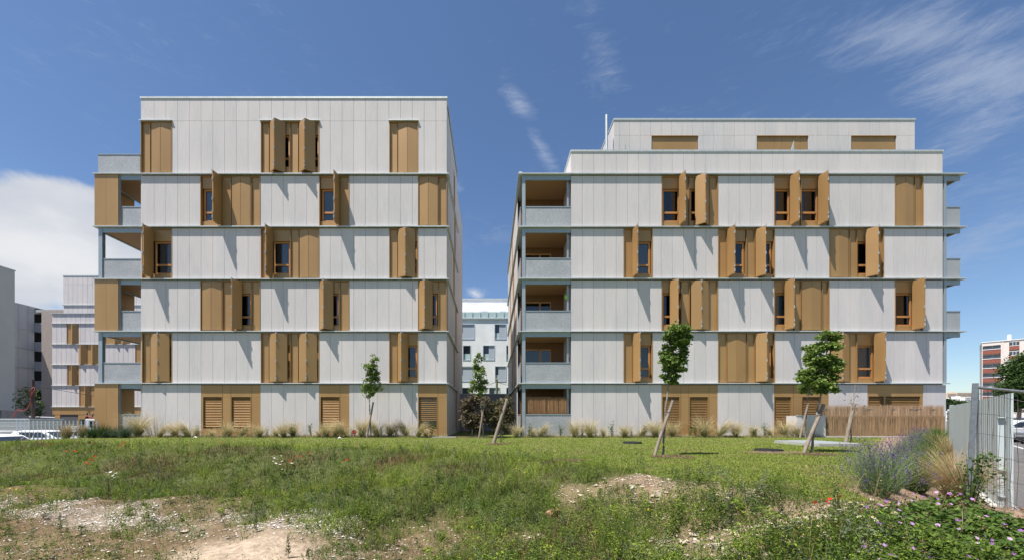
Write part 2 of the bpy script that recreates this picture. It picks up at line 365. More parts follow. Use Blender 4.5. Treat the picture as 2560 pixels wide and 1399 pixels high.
# ------------------------------------------------------------- cladding helpers
def panels(mb, axis, c, a0, a1, z0, z1, joints, out=1, th=.03, gap=.012, jit=.035):
    """row of flat panels; axis 'x': plane y=c facing -y; axis 'y': plane x=c facing out*x"""
    js = [a0] + [j for j in joints if a0 + .06 < j < a1 - .06] + [a1]
    for p, q in zip(js[:-1], js[1:]):
        t = 1 + random.uniform(-jit, jit * .6)
        p2, q2 = p + gap / 2, q - gap / 2
        if axis == 'x': mb.box(p2, q2, c, c + th, z0, z1, t)
        else: mb.box(min(c, c - out * th), max(c, c - out * th), p2, q2, z0, z1, t)
def group(root, x0, x1, zt, zb, items, louvre=False, y0=D):
    """full-height bronze bay. px coordinates in, zt top z, zb bottom z"""
    X = lambda p: FX(p, y0)
    mb = MB()
    mb.box(X(x0) - .0, X(x0) + .03, y0 - .018, y0 + .30, zb, zt)
    mb.box(X(x1) - .03, X(x1), y0 - .018, y0 + .30, zb, zt)
    mb.box(X(x0) + .03, X(x1) - .03, y0 + .0, y0 + .30, zt - .035, zt)
    for it in items:
        if it[0] == 'P':
            mb.box(X(it[1]) + .012, X(it[2]) - .012, y0 + .07, y0 + .10, zb + .03, zt - .04, 1 + random.uniform(-.04, .04))
            mb.box(X(it[1]) - .01, X(it[1]) + .01, y0 + .0, y0 + .28, zb + .02, zt - .035, .8)
            mb.box(X(it[2]) - .01, X(it[2]) + .01, y0 + .0, y0 + .28, zb + .02, zt - .035, .8)
        if it[0] == 'W':
            a, b = X(it[1]), X(it[2])
            mb.box(a + .012, b - .012, y0 + .07, y0 + .28, zt - .65, zt - .04, .97)
            mb.box(a + .012, b - .012, y0 + .07, y0 + .28, zb + .02, zt - 2.40, .97)
    mb.box(X(x0) + .03, X(x1) - .03, y0 + .04, y0 + .30, zb, zb + .02, .9)
    mb.build('window_surround', bronze, root)
    for it in items:
        if it[0] != 'W': continue
        a, b = X(it[1]) + .05, X(it[2]) - .05; t, s_ = zt - .66, zt - 2.39
        f = MB(); fy0, fy1 = y0 + .15, y0 + .22; w = .085
        f.box(a, b, fy0, fy1, t - w, t); f.box(a, b, fy0, fy1, s_, s_ + w * .8)
        f.box(a, a + w, fy0, fy1, s_ + w * .8, t - w); f.box(b - w, b, fy0, fy1, s_ + w * .8, t - w)
        tr = zt - 1.90; f.box(a + w, b - w, fy0 - .01, fy1, tr - .05, tr + .05)
        f.box(a - .03, b + .03, fy0 - .06, fy0 + .01, s_ - .03, s_ + .0)
        fo = f.build('window', timber, root)
        for p0, p1 in ((tr + .05, t - w), (s_ + w * .8, tr - .05)):
            g = MB(); g.add([(a + w, y0 + .19, p0), (b - w, y0 + .19, p0), (b - w, y0 + .19, p1), (a + w, y0 + .19, p1)], [(0, 1, 2, 3)])
            g.build('pane', glass, fo)
        cu = it[5] if len(it) > 5 else None
        if cu:
            g = MB(); n = 28; ca, cb = a + w + (b - a) * cu[1], a + w + (b - a - 2 * w) * cu[2]
            z_ = [s_ + .05, t - .05]
            vs = []
            for i in range(n + 1):
                xx = ca + (cb - ca) * i / n; yy = y0 + .245 + .022 * math.sin(i * 1.9 + random.random() * .4)
                vs += [(xx + (.03 * math.sin(i) if cu[0] == 's' else 0), yy, z_[0]), (xx, yy, z_[1])]
            g.add(vs, [(2 * i, 2 * i + 2, 2 * i + 3, 2 * i + 1) for i in range(n)], 1, True)
            g.build('curtain', curt_g if cu[0] == 'g' else curt_w, fo)
        # folding shutter
        xa, xb = X(it[3]), X(it[4]); c = xb - xa
        flat = it[3] - it[1] < 1.7 and it[2] - it[4] < 1.7
        w_ = c / 2 + .0015 if flat else max(.562 if c < .2 else (.538 if y0 == D and xa < 0 else .516), c / 2 + .001); p = math.sqrt(max(w_ * w_ - c * c / 4, 0))
        M_ = ((xa + xb) / 2, y0 - .02 - p); sh = MB(); zt2, zb2 = zt - .05, zb + .05
        yo = .03 if flat else -.02; M_ = (M_[0], M_[1] + .02 + yo)
        for (A_, B_, sgn) in (((xa, y0 + yo), M_, 1), (M_, (xb, y0 + yo), 1)):
            u = Vector((B_[0] - A_[0], B_[1] - A_[1])); L_ = u.length; u.normalize(); wv = (-u[1], u[0])
            if c < .12: 
                off = -.03 if A_ is not M_ else .03
                A_ = (A_[0] + off, A_[1])
            sh.obox((A_[0] + u[0] * .006, A_[1] + u[1] * .006), u, wv, L_ - .012, .034, zb2, zt2, 1 + random.uniform(-.03, .03))
            sh.obox((A_[0] + u[0] * .03, A_[1] + u[1] * .03), u, wv, L_ - .06, -.006, zb2 + .03, zt2 - .03, .96)
        so = sh.build('shutter', bronze, root)
        if p > .14:
            for q, zz in enumerate((.12, .36, 1.05, 2.1, 2.5)):
                hm = MB(); hm.box(M_[0] - .018, M_[0] + .018, M_[1] - .03, M_[1] + .012, zb2 + zz, zb2 + zz + (.11 if q != 1 else .06))
                hm.tube([(M_[0] - .02, M_[1] - .03, zb2 + zz - .03), (M_[0] - .02, M_[1] - .03, zb2 + zz + .14)], .012, 6)
                hm.build('hinge', steel, so)
def bay_ground(root, x0, x1, zt, zb, louv, y0=D, tops=.65, bot=2.32, splits=()):
    X = lambda p: FX(p, y0); mb = MB()
    cuts = sorted([x0] + [v for l in louv for v in (l[0], l[1])] + [x1])
    mb.box(X(x0), X(x1), y0 + .01, y0 + .04, zt - tops + .002, zt - .01)
    for a, b in zip(cuts[::2], cuts[1::2]):
        if b - a > .5: mb.box(X(a) + .006, X(b) - .006, y0 + .01, y0 + .04, zb, zt - tops - .004, random.uniform(.96, 1.03))
    for l in louv: mb.box(X(l[0]) + .004, X(l[1]) - .004, y0 + .01, y0 + .04, zb, zt - bot - .01, .97)
    for l in louv:
        mb.box(X(l[0]), X(l[0]) + .02, y0 + .0, y0 + .28, zt - bot, zt - tops, .85); mb.box(X(l[1]) - .02, X(l[1]), y0 + .0, y0 + .28, zt - bot, zt - tops, .85)
    for s_ in splits: mb.box(X(s_) - .006, X(s_) + .006, y0 + .004, y0 + .012, zb, zt - .02, .4)
    mb.build('window_surround', bronze, root)
    for l in louv:
        lv = MB(); z = zt - tops - .05; end = zt - bot + .02 if len(l) < 3 else zt - l[2]; st = .088 if len(l) < 3 else .105
        while z > end + .03:
            a, b = X(l[0]) + .03, X(l[1]) - .03; dz = .034 if len(l) < 3 else .012
            lv.add([(a, y0 + .05, z - .035), (b, y0 + .05, z - .035), (b, y0 + .13, z + dz), (a, y0 + .13, z + dz), (a, y0 + .06, z - .05), (b, y0 + .06, z - .05), (b, y0 + .14, z + dz - .014), (a, y0 + .14, z + dz - .014)],
                   [(0, 1, 2, 3), (4, 7, 6, 5), (0, 4, 5, 1), (2, 6, 7, 3)], random.uniform(.94, 1.04)); z -= st
        if len(l) < 3: lv.box(X(l[0]) + .02, X(l[1]) - .02, y0 + .16, y0 + .17, zt - bot, zt - tops, .5)
        lv.build('louvre', bronze, root)
        if len(l) > 2:
            f = MB(); a, b, t, s_ = X(l[0]) + .03, X(l[1]) - .03, zt - l[2] + .0, zt - bot + .02
            f.box(a, b, y0 + .16, y0 + .22, s_, s_ + .06); f.box(a, a + .06, y0 + .16, y0 + .22, s_ + .06, zt - tops); f.box(b - .06, b, y0 + .16, y0 + .22, s_ + .06, zt - tops)
            fo = f.build('window', timber, root)
            g = MB(); g.add([(a + .06, y0 + .2, s_ + .06), (b - .06, y0 + .2, s_ + .06), (b - .06, y0 + .2, zt - tops), (a + .06, y0 + .2, zt - tops)], [(0, 1, 2, 3)]); g.build('pane', glass, fo)
            g = MB(); g.add([(a + .06, y0 + .25, s_ + .2), (b - .06, y0 + .25, s_ + .2), (b - .06, y0 + .25, zt - tops), (a + .06, y0 + .25, zt - tops)], [(0, 1, 2, 3)]); g.build('curtain', curt_w, fo)
def facade(root, x0, x1, zt, zb, joints, groups, y0=D):
    """cladding between groups: px coordinates"""
    mb = MB(); bk = MB(); cur = x0
    for g0, g1 in groups + [(x1, x1)]:
        if g0 - cur > 1:
            mb = MB(); bk = MB(); panels(mb, 'x', y0, FX(cur, y0), FX(g0, y0), zb, zt, [FX(j, y0) for j in joints])
            bk.box(FX(cur, y0) + .01, FX(g0, y0) - .01, y0 + .031, y0 + .30, zb, zt); w = mb.build('wall', clad, root); bk.build('wall_backing', backm, w)
        cur = max(cur, g1)
    return w
def coping(mb, x0, x1, y0, y1, z, w=.10, h=.10):
    mb.box(x0 - .03, x1 + .03, y0 - .03, y0 + w, z, z + h); mb.box(x0 - .03, x1 + .03, y1 - w, y1 + .03, z, z + h)
    mb.box(x0 - .03, x0 + w, y0 + w, y1 - w, z, z + h); mb.box(x1 - w, x1 + .03, y0 + w, y1 - w, z, z + h)

# ============================================================= LEFT BUILDING
LZ = {1: FZ(957.5), 2: FZ(828), 3: FZ(698), 4: FZ(568), 5: FZ(436.5)}
LT = FZ(247)
ljo = [355.9 + 29.35 * k for k in range(1, 26)]
XL0, XL1 = FX(352), FX(1117)
BL = 27.9
bl = empty('apartment_building', (FX(735), D, 0), 'pale grey panelled block on the left with bronze shutters and one flat roofline', 'apartment building', 'panelled blocks facing the lawn')
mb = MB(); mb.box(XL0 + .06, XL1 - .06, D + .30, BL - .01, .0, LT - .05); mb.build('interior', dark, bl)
def cu(k, a=0.0, b=1.0): return (k, a, b)
Lg = {
 6: [(352, 430, [('P', 354, 375), ('W', 375, 429, 376.5, 427.5)]),
     (652, 798, [('P', 654, 672), ('W', 672, 724, 675, 714), ('P', 725, 745), ('W', 745, 797, 748, 789)]),
     (973, 1045, [('P', 974, 993), ('W', 993, 1044, 994.5, 1043.5)])],
 5: [(501, 651, [('W', 503, 553, 548, 553, cu('w')), ('P', 554, 577), ('W', 577, 627, 578, 626), ('P', 628, 649)]),
     (798, 873, [('W', 800, 848, 843.5, 848, cu('w')), ('P', 850, 872)]),
     (1045, 1117, [('W', 1046, 1096, 1047, 1095), ('P', 1097, 1115.5)])],
 4: [(355, 430, [('P', 356, 375), ('W', 380, 429, 379, 383.5, cu('g', .1, .95))]),
     (652, 798, [('P', 653, 672), ('W', 678, 725, 677, 681.5, cu('w', .38, .9)), ('P', 726, 746), ('W', 746, 797, 747.5, 796)]),
     (973, 1045, [('P', 974, 993), ('W', 993, 1044, 995, 1038)])],
 3: [(501, 651, [('W', 502, 555, 503, 554), ('P', 556, 579), ('W', 580, 627, 583, 606), ('P', 628, 649)]),
     (798, 873, [('W', 799, 848, 799.5, 834), ('P', 849, 872)]),
     (1045, 1117, [('W', 1046, 1095, 1047.5, 1082), ('P', 1096, 1115.5)])],
 2: [(355, 430, [('P', 356, 375), ('W', 375, 429, 377, 425)]),
     (652, 798, [('P', 653, 672), ('W', 672, 724, 674, 719.5), ('P', 726, 745), ('W', 745, 797, 747.5, 794)]),
     (973, 1045, [('P', 974, 993), ('W', 993, 1044, 994.5, 1021)])],
}
for fl in (5, 4, 3, 2):
    zt, zb = LZ[fl] - .075, LZ[fl - 1] + .035
    facade(bl, 353.5 if fl % 2 else 355, 1117, zt, zb, ljo, [(g[0], g[1]) for g in Lg[fl]])
    for g in Lg[fl]: group(bl, g[0], g[1], zt, zb, g[2])
zt6 = FZ(303)
facade(bl, 352, 1117, zt6, LZ[5] + .035, ljo, [(g[0], g[1]) for g in Lg[6]])
facade(bl, 352, 1117, LT, zt6 + .012, ljo, [])
for g in Lg[6]:
    group(bl, g[0], g[1], zt6 - .03, LZ[5] + .035, g[2])
    m_ = MB(); m_.box(FX(g[0]) - .04, FX(g[1]) + .04, D - .09, D + .0, zt6 - .02, zt6 + .02); m_.build('sill_flashing', flash, bl)
facade(bl, 355, 1117, LZ[1] - .075, .07, ljo, [(503, 651), (798, 873), (1045, 1117)])
bay_ground(bl, 503, 651, LZ[1] - .075, .07, [(507, 555), (578, 627)], splits=(556, 577, 629))
bay_ground(bl, 798, 873, LZ[1] - .075, .07, [(801, 849)], splits=(850,))
bay_ground(bl, 1045, 1117, LZ[1] - .075, .07, [(1046.5, 1093, 1.98)], splits=(1095,))
m_ = MB(); m_.box(FX(352), FX(1118), D - .05, D + .3, -.6, .065); m_.box(XL1 - .3, XL1 + .05, D + .3, BL, -.6, .065); m_.build('plinth', concrete, bl)
# east side wall, shaded gable
side = MB(); bk = MB()
sj = [D + .62 * k for k in range(1, 11)]
lev = [.07] + [LZ[i] for i in range(1, 6)] + [LT]
strip = {1: 26.6, 2: 25.2, 3: 26.3, 4: 24.9, 5: 25.6, 6: 25.2}
for i in range(6):
    z0_, z1_ = lev[i] + (.035 if i else 0), lev[i + 1] - (.035 if i < 5 else 0)
    s0 = strip[i + 1]
    zz = z1_ if i < 5 else LZ[5] + 2.75
    for a, b in ((D + .005, s0), (s0 + .75, BL)):
        panels(side, 'y', XL1, a, b, z0_, zz, sj)
    if i == 5: panels(side, 'y', XL1, D + .005, BL, zz + .012, z1_, sj)
    bk.box(XL1 - .06, XL1 - .05, D + .06, BL - .02, z0_, z1_)
    m_ = MB(); m_.box(XL1 - .045, XL1 - .02, s0, s0 + .75, z0_, zz); m_.box(XL1 - .04, XL1 + .02, s0 - .01, s0 + .02, z0_, zz); m_.box(XL1 - .04, XL1 + .02, s0 + .73, s0 + .76, z0_, zz)
    m_.build('side_window_bay', bronze, bl)
w_ = side.build('side_wall', clad, bl); bk.build('wall_backing', backm, w_)
# slabs
for fl in range(1, 6):
    z = LZ[fl]; m_ = MB()
    m_.box(FX(355), XL1 + .115, D - .115, D + .05, z - .025, z + .025); m_.box(XL1 - .02, XL1 + .115, D + .05, BL + .03, z - .025, z + .025)
    m_.box(FX(355), XL1 - .03, D + .05, D + .30, z - .024, z + .03)
    m_.box(FX(355), XL1 + .112, D - .112, D - .107, z - .03, z - .025)
    bnd = m_.build('floor_band', flash, bl)
    m_ = MB(); m_.box(FX(355), XL1 - .04, D + .04, D + .06, z - .08, z - .03); m_.build('joint_shadow_strip', darkm, bnd)  # dark strip set in the gap to paint the shadow under the slab
m_ = MB(); coping(m_, XL0, XL1, D, BL, LT); m_.build('coping', flash, bl)
m_ = MB(); m_.box(XL0, XL1, D + .3, BL, LT - .3, LT - .06); m_.build('roof', concrete, bl)
m_ = MB(); panels(m_, 'y', XL0, D + .005, BL, 0.07, LT, sj, out=-1); m_.build('side_wall', clad, bl)
# rear wing of the same block
m_ = MB(); zr = 16.75
m_.box(XL1 - 14, XL1 - .05, BL, 33.0, 0, zr); m_.build('rear_wing', backm, bl)
m_ = MB(); panels(m_, 'y', XL1, BL + .02, 33.0, 2.9, zr, [BL + 1.9 * k for k in range(1, 4)], jit=.03); panels(m_, 'y', XL1, BL + .02, 33.0, .0, 2.86, [BL + 1.9 * k for k in range(1, 4)]); m_.box(XL1 - 14, XL1 + .02, BL + .0, 33.05, zr, zr + .07); m_.build('rear_wall', clad, bl)
# balconies on the west end (X from 240 px to 353 px)
bx0, bx1, bdep = FX(245), FX(352), 3.1
def mesh_rail(mb_root, x0, x1, y, zb, zt, side=None, ydep=0):
    m_ = MB(); m_.box(x0, x1, y, y + .012, zb, zt)
    if side is not None: m_.box(side - .006, side + .006, y + .014, y + ydep, zb, zt)
    o = m_.build('railing', perf, mb_root)
    m_ = MB(); m_.box(x0 - .01, x1 + .01, y - .02, y + .035, zt, zt + .04); m_.box(x0 - .01, x1 + .01, y - .01, y + .03, zb - .04, zb)
    if side is not None: m_.box(side - .02, side + .02, y + .035, y + ydep, zt, zt + .04)
    nn = max(1, int((x1 - x0) / 1.3))
    for k in range(nn + 1):
        xx = x0 + .02 + (x1 - x0 - .04) * k / nn; m_.box(xx - .018, xx + .018, y + .014, y + .05, zb, zt)
    m_.build('rail_frame', galv, o)
    return o
for fl in range(1, 6):
    z = LZ[fl]; m_ = MB(); xo = FX(236.5)
    m_.box(xo, FX(355) - .005, D - .115, D + bdep, z - .022, z + .028); m_.build('balcony_floor', flash, bl)
    m_ = MB(); m_.box(FX(246), FX(352) - .02, D + .02, D + .10, z - .27, z - .03); m_.box(FX(246), FX(246) + .1, D + .1, D + bdep - .05, z - .23, z - .03); m_.build('beam', galv, bl)
    m_ = MB(); m_.box(FX(249), XL0 - .01, D + .12, D + bdep - .06, z - .16, z - .10); m_.build('ceiling', woodc, bl)
for fl in (1, 2, 3, 4, 5):
    zt = LZ[fl] - .03; zb = (LZ[fl - 1] if fl > 1 else .05) + .03
    if fl % 2:
        m_ = MB(); mid = (FX(239) + FX(298)) / 2
        m_.box(FX(239), mid - .004, D - .06, D - .02, zb, zt, 1.0); m_.box(mid + .004, FX(298), D - .06, D - .02, zb, zt, 1.03)
        for k in range(4): m_.box(FX(239), FX(239) + .04, D - .015 + k * .575, D + .555 + k * .575, zb, zt, random.uniform(.95, 1.05))
        m_.build('privacy_screen', bronze, bl)
        m_ = MB(); m_.box(FX(298) - .01, FX(298) + .05, D - .01, D + .06, zb, zt); m_.build('post', galv, bl)
        mesh_rail(bl, FX(302), FX(351), D + .05, zb + .06, zb + 1.06 if fl > 1 else .97 - (1045 - 1035) * 0 + -.0 + .2, None)
    else:
        m_ = MB(); m_.box(FX(246), FX(246) + .2, D, D + .03, zb - .03, zt); m_.box(FX(246) + .085, FX(246) + .115, D + .03, D + .16, zb - .03, zt); m_.box(FX(246), FX(246) + .2, D + .16, D + .19, zb - .03, zt); m_.build('post', galv, bl)
        mesh_rail(bl, FX(256), FX(352) - .02, D + .05, zb + .06, zb + 1.06, FX(252), bdep - .2)
z5 = LZ[5]
mesh_rail(bl, FX(246), FX(351), D - .02, z5 + .05, FZ(388), FX(246), bdep)

# ============================================================= RIGHT BUILDING
RZ = {1: FZ(957.5), 2: FZ(828), 3: FZ(697), 4: FZ(568.5), 5: FZ(436.5)}
RT = FZ(380)
rjo = [1427.5 + 28.3 * k - .0165 * k * k for k in range(1, 36)]
XR0, XR1, XRL = FX(1427.5), FX(2357), FX(1300)
BR = 35.9
br = empty('apartment_building', (FX(1830), D, 0), 'pale grey panelled block on the right with stacked corner balconies and a set-back top storey', 'apartment building', 'panelled blocks facing the lawn')
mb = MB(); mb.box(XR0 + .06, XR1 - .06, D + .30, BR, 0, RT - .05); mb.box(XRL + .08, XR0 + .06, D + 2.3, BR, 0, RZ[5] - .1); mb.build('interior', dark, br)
Rg = {
 5: [(1654, 1795, [('W', 1656, 1704, 1698, 1702.5), ('P', 1705, 1723), ('W', 1725, 1773, 1737, 1772), ('P', 1774, 1793)]),
     (1935, 2073, [('W', 1937, 1981, 1975, 1979.5, cu('g', 0, .25)), ('P', 1982, 2003), ('W', 2004, 2052, 2045.5, 2050, cu('g', .0, .2)), ('P', 2053, 2071)]),
     (2237, 2308, [('W', 2239, 2287, 2240.5, 2286), ('P', 2288, 2306)])],
 4: [(1559, 1631.5, [('P', 1560, 1581), ('W', 1582, 1630, 1582, 1586.5, cu('w'))]),
     (1795, 1937, [('P', 1796, 1817), ('W', 1818, 1866, 1818.5, 1822.5, cu('w', 0, .5)), ('P', 1867, 1887), ('W', 1888, 1935, 1888, 1911)]),
     (2073, 2209.5, [('W', 2075, 2124, 2076, 2123), ('P', 2125, 2143), ('W', 2144, 2192, 2163, 2190), ('P', 2193, 2208)])],
 3: [(1654, 1795, [('W', 1656, 1703, 1674, 1697), ('P', 1704, 1724), ('W', 1725, 1773, 1727, 1772), ('P', 1774, 1793)]),
     (1935, 2073, [('W', 1937, 1986, 1960.5, 1974.5, cu('s')), ('P', 1987, 2003), ('W', 2004, 2055, 2005.5, 2054), ('P', 2056, 2071)]),
     (2237, 2308, [('W', 2239, 2288, 2280.5, 2285), ('P', 2289, 2306)])],
 2: [(1559, 1631.5, [('P', 1560, 1581), ('W', 1582, 1630, 1582, 1602, cu('g', .2, .5))]),
     (1795, 1937, [('P', 1796, 1817), ('W', 1818, 1867, 1818.5, 1866), ('P', 1868, 1887), ('W', 1888, 1935, 1888, 1923)]),
     (2073, 2209.5, [('W', 2075, 2124, 2077, 2123), ('P', 2125, 2143), ('W', 2144, 2191, 2185, 2189.5, cu('w')), ('P', 2192, 2208)])],
}
for fl in (5, 4, 3, 2):
    zt, zb = RZ[fl] - .075, RZ[fl - 1] + .035
    facade(br, 1427.5, 2357, zt, zb, rjo, [(g[0], g[1]) for g in Rg[fl]])
    for g in Rg[fl]: group(br, g[0], g[1], zt, zb, g[2])
facade(br, 1427.5, 2356, RT, RZ[5] + .035, rjo, [])
facade(br, 1427.5, 2365, RZ[1] - .075, .07, rjo, [(1654, 1794), (1935, 2072), (2169, 2308)])
bay_ground(br, 1654, 1794, RZ[1] - .075, .07, [(1656, 1699.5), (1724, 1771)], splits=(1702, 1722, 1773))
bay_ground(br, 1935, 2072, RZ[1] - .075, .07, [(1936.5, 1979), (2005, 2051)], splits=(1984, 2053))
bay_ground(br, 2169, 2308, RZ[1] - .075, .07, [(2171, 2210.5), (2214, 2302)], tops=.62)
m_ = MB(); m_.box(FX(1427.5), FX(2360), D - .05, D + .3, -.6, .065); m_.box(XRL - .03, XRL + .3, D - .03, BR, -.6, .065); m_.box(XRL + .3, XR0, D - .03, D + .3, -.6, .065); m_.build('plinth', concrete, br)
# bands: front + west side
for fl in range(1, 6):
    z = RZ[fl]; m_ = MB(); xe = FX(2412) if fl > 1 else FX(2370)
    m_.box(FX(1427.5), xe, D - .115, D + .30, z - .024, z + .026)
    m_.box(FX(1427.5), xe - .002, D - .112, D - .107, z - .03, z - .024)
    m_.box(XRL - .10, XRL + .1, D + 2.2, BR + .02, z - .024, z + .026)
    bnd = m_.build('floor_band', flash, br)
    m_ = MB(); m_.box(XR0 + .03, XR1 - .03, D + .04, D + .06, z - .08, z - .03); m_.build('joint_shadow_strip', darkm, bnd)  # dark strip standing in for the shade below the band
    m_ = MB(); m_.box(XRL - .10, FX(1427.5) - .004, D - .115, D + 2.2, z - .024, z + .026)
    m_.build('balcony_floor', flash, br)
    m_ = MB(); m_.box(XRL + .10, XR0 - .01, D + .03, D + .12, z - .27, z - .03); m_.box(XRL + .1, XRL + .2, D + .12, D + 2.2, z - .23, z - .03); m_.build('beam', galv, br)
    m_ = MB(); m_.box(XRL + .2, XR0 - .0, D + .14, D + 2.2, z - .18, z - .12); m_.build('ceiling', woodc, br)
    zb = (RZ[fl - 1] if fl > 1 else 0.05) + .026
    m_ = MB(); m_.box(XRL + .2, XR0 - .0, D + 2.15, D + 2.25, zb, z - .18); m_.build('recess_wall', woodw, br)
    # sliding door in the recess wall; near-black sheet painted as the unlit room
    f = MB(); dz = zb + 2.1; ax, bx = XRL + .42, XR0 - .75; y_ = D + 2.08
    f.box(ax, bx, y_, y_ + .06, dz, dz + .08); f.box(ax, ax + .07, y_, y_ + .06, zb, dz); f.box(bx - .07, bx, y_, y_ + .06, zb, dz); mx = ax + (bx - ax) * .58; f.box(mx - .05, mx + .05, y_ - .01, y_ + .06, zb, dz)
    fo = f.build('balcony_door', timber, br)
    g = MB(); g.add([(ax + .07, y_ + .03, zb), (mx - .05, y_ + .03, zb), (mx - .05, y_ + .03, dz), (ax + .07, y_ + .03, dz)], [(0, 1, 2, 3)]); g.build('pane', glass, fo)
    g = MB(); g.add([(mx + .05, y_ + .03, zb), (bx - .07, y_ + .03, zb), (bx - .07, y_ + .03, dz), (mx + .05, y_ + .03, dz)], [(0, 1, 2, 3)]); g.build('pane', glass, fo)
    g = MB(); g.box(ax + .07, bx - .07, y_ + .045, y_ + .06, zb, dz); g.build('unlit_room_sheet', dark, fo)  # near-black sheet behind the glass stands in for the room's darkness
    # posts
    m_ = MB(); px0 = FX(1305.5)
    m_.box(px0, px0 + .17, D + .0, D + .02, zb - .02, z - .03); m_.box(px0 + .07, px0 + .10, D + .02, D + .15, zb - .02, z - .03); m_.box(px0, px0 + .17, D + .15, D + .17, zb - .02, z - .03); m_.build('post', galv, br)
    m_ = MB(); qx = XR0 - .19; m_.box(qx, qx + .09, D + .16, D + .25, zb, z - .2); m_.build('post', galv, br)
    top = zb + 1.06 if fl > 1 else 1.17
    mesh_rail(br, FX(1312), XR0 - .01, D + .02, zb + .03 if fl > 1 else .05, top, XRL + .03, 2.1)
    # panelled cheek of the recess on the east
    m_ = MB(); panels(m_, 'y', XR0 - .0, D + .3, D + 2.15, zb, z - .18, [D + 1.2], out=-1); m_.build('side_wall', clad, br)
# west side cladding
side = MB(); bk = MB(); sj = [D + 2.25 + .62 * k for k in range(1, 24)]
lev = [.07] + [RZ[i] for i in range(1, 6)]
wb = {1: ((26.3, .7), (30.0, 1.3)), 2: ((26.0, .7), (28.3, .7)), 3: ((25.6, .7), (29.8, 1.3)), 4: ((26.6, 1.3), (31.0, .7)), 5: ((28.3, .7), (31.6, .7))}
for i in range(5):
    z0_, z1_ = lev[i] + (.03 if i else 0), lev[i + 1] - .03; cur = D + 2.25
    for s0, L_ in wb[i + 1]:
        panels(side, 'y', XRL, cur, s0, z0_, z1_, sj, out=-1); cur = s0 + L_
        m_ = MB(); m_.box(XRL + .02, XRL + .05, s0, s0 + L_, z0_, z1_); m_.box(XRL - .02, XRL + .05, s0 - .01, s0 + .02, z0_, z1_); m_.box(XRL - .02, XRL + .05, s0 + L_ - .02, s0 + L_ + .01, z0_, z1_)
        m_.build('side_window_bay', bronze, br)
    panels(side, 'y', XRL, cur, BR, z0_, z1_, sj, out=-1)
    bk.box(XRL + .055, XRL + .07, D + 2.3, BR - .02, z0_, z1_)
w_ = side.build('side_wall', clad, br); bk.build('wall_backing', backm, w_)
m_ = MB(); m_.box(XRL - .06, XRL + .1, D - .1, BR, RZ[5] + .026, RZ[5] + .10); m_.build('coping', flash, br)
# attic parapet side + coping
m_ = MB(); panels(m_, 'y', XR0, D + .005, BR, RZ[5] + .03, RT, [D + .6 * k for k in range(1, 24)], out=-1); m_.build('side_wall', clad, br); m_ = MB(); panels(m_, 'y', XR1, D + .005, BR, .07, RT, [D + .6 * k for k in range(1, 24)], out=1); m_.build('side_wall', clad, br)
m_ = MB(); coping(m_, XR0, XR1, D, BR, RT); m_.build('coping', flash, br)
m_ = MB(); m_.box(XR0 + .1, XR1 - .1, D + .31, BR - .1, RT - .6, RT - .5); m_.box(XRL + .1, XR0, D + .2, BR, RZ[5] - .09, RZ[5] + .02); m_.build('roof', concrete, br)
# set-back top storey
yp = 22.8; pz1 = FZ(301, yp); pj = FZ(339, yp); PX = lambda p: FX(p, yp)
pjo = [1548 + 26.3 * k - .011 * k * k for k in range(0, 32)]
m_ = MB(); m_.box(PX(1535) + .05, PX(2287) - .05, yp + .12, BR - 1.5, RT - .5, pz1 - .05); pc = m_.build('top_storey', backm, br)
m_ = MB(); panels(m_, 'x', yp, PX(1535), PX(2287), pj + .01, pz1, [PX(j) for j in pjo])
for a, b in ((1535, 1629), (1745, 1892), (2020, 2128), (2240, 2287)): panels(m_, 'x', yp, PX(a), PX(b), RT - .5, pj, [PX(j) for j in pjo])
panels(m_, 'y', PX(1535), yp + .005, BR - 1.5, RT - .5, pz1, [yp + .6 * k for k in range(1, 22)], out=-1)
m_.build('wall', clad, br)
for a, b, sp in ((1629, 1745, ()), (1892, 2020, (1937, 1956, 1984, 2002)), (2128, 2240, ())):
    cs = [a] + list(sp) + [b]; g = MB()
    for p, q in zip(cs[:-1], cs[1:]): g.box(PX(p) + .006, PX(q) - .006, yp + .05, yp + .09, RT - .5, pj - .05)
    g.box(PX(a), PX(b), yp - .02, yp + .05, pj - .05, pj - .01); g.build('shutter', bronze, br)
m_ = MB(); coping(m_, PX(1535), PX(2287), yp, BR - 1.5, pz1); m_.build('coping', flash, br)
m_ = MB(); cx = PX(1514); m_.tube([(cx, yp - .2, RT - .5), (cx, yp - .2, FZ(288, yp - .2))], .075, 10); m_.box(cx + .07, cx + .28, yp - .15, yp + .1, RT + .9, RT + 1.0); m_.build('flue', flash, br)
m_ = MB(); m_.box(FX(1563, 22), FX(1564.5, 22), 22, 22.03, RT - .4, FZ(362, 22)); m_.build('antenna', galv, br)
m_ = MB(); a = (FX(1962, 22.2), 22.2, RT - .4); m_.add([a, (FX(1985, 22.2), 22.2, RT - .4), (FX(1985, 22.2), 22.2, FZ(352, 22.2)), (a[0], 22.23, a[2]), (FX(1985, 22.2), 22.23, RT - .4), (FX(1985, 22.2), 22.23, FZ(352, 22.2))], [(0, 1, 2), (3, 5, 4), (0, 3, 4, 1), (1, 4, 5, 2), (2, 5, 3, 0)]); m_.build('roof_upstand', flash, br)
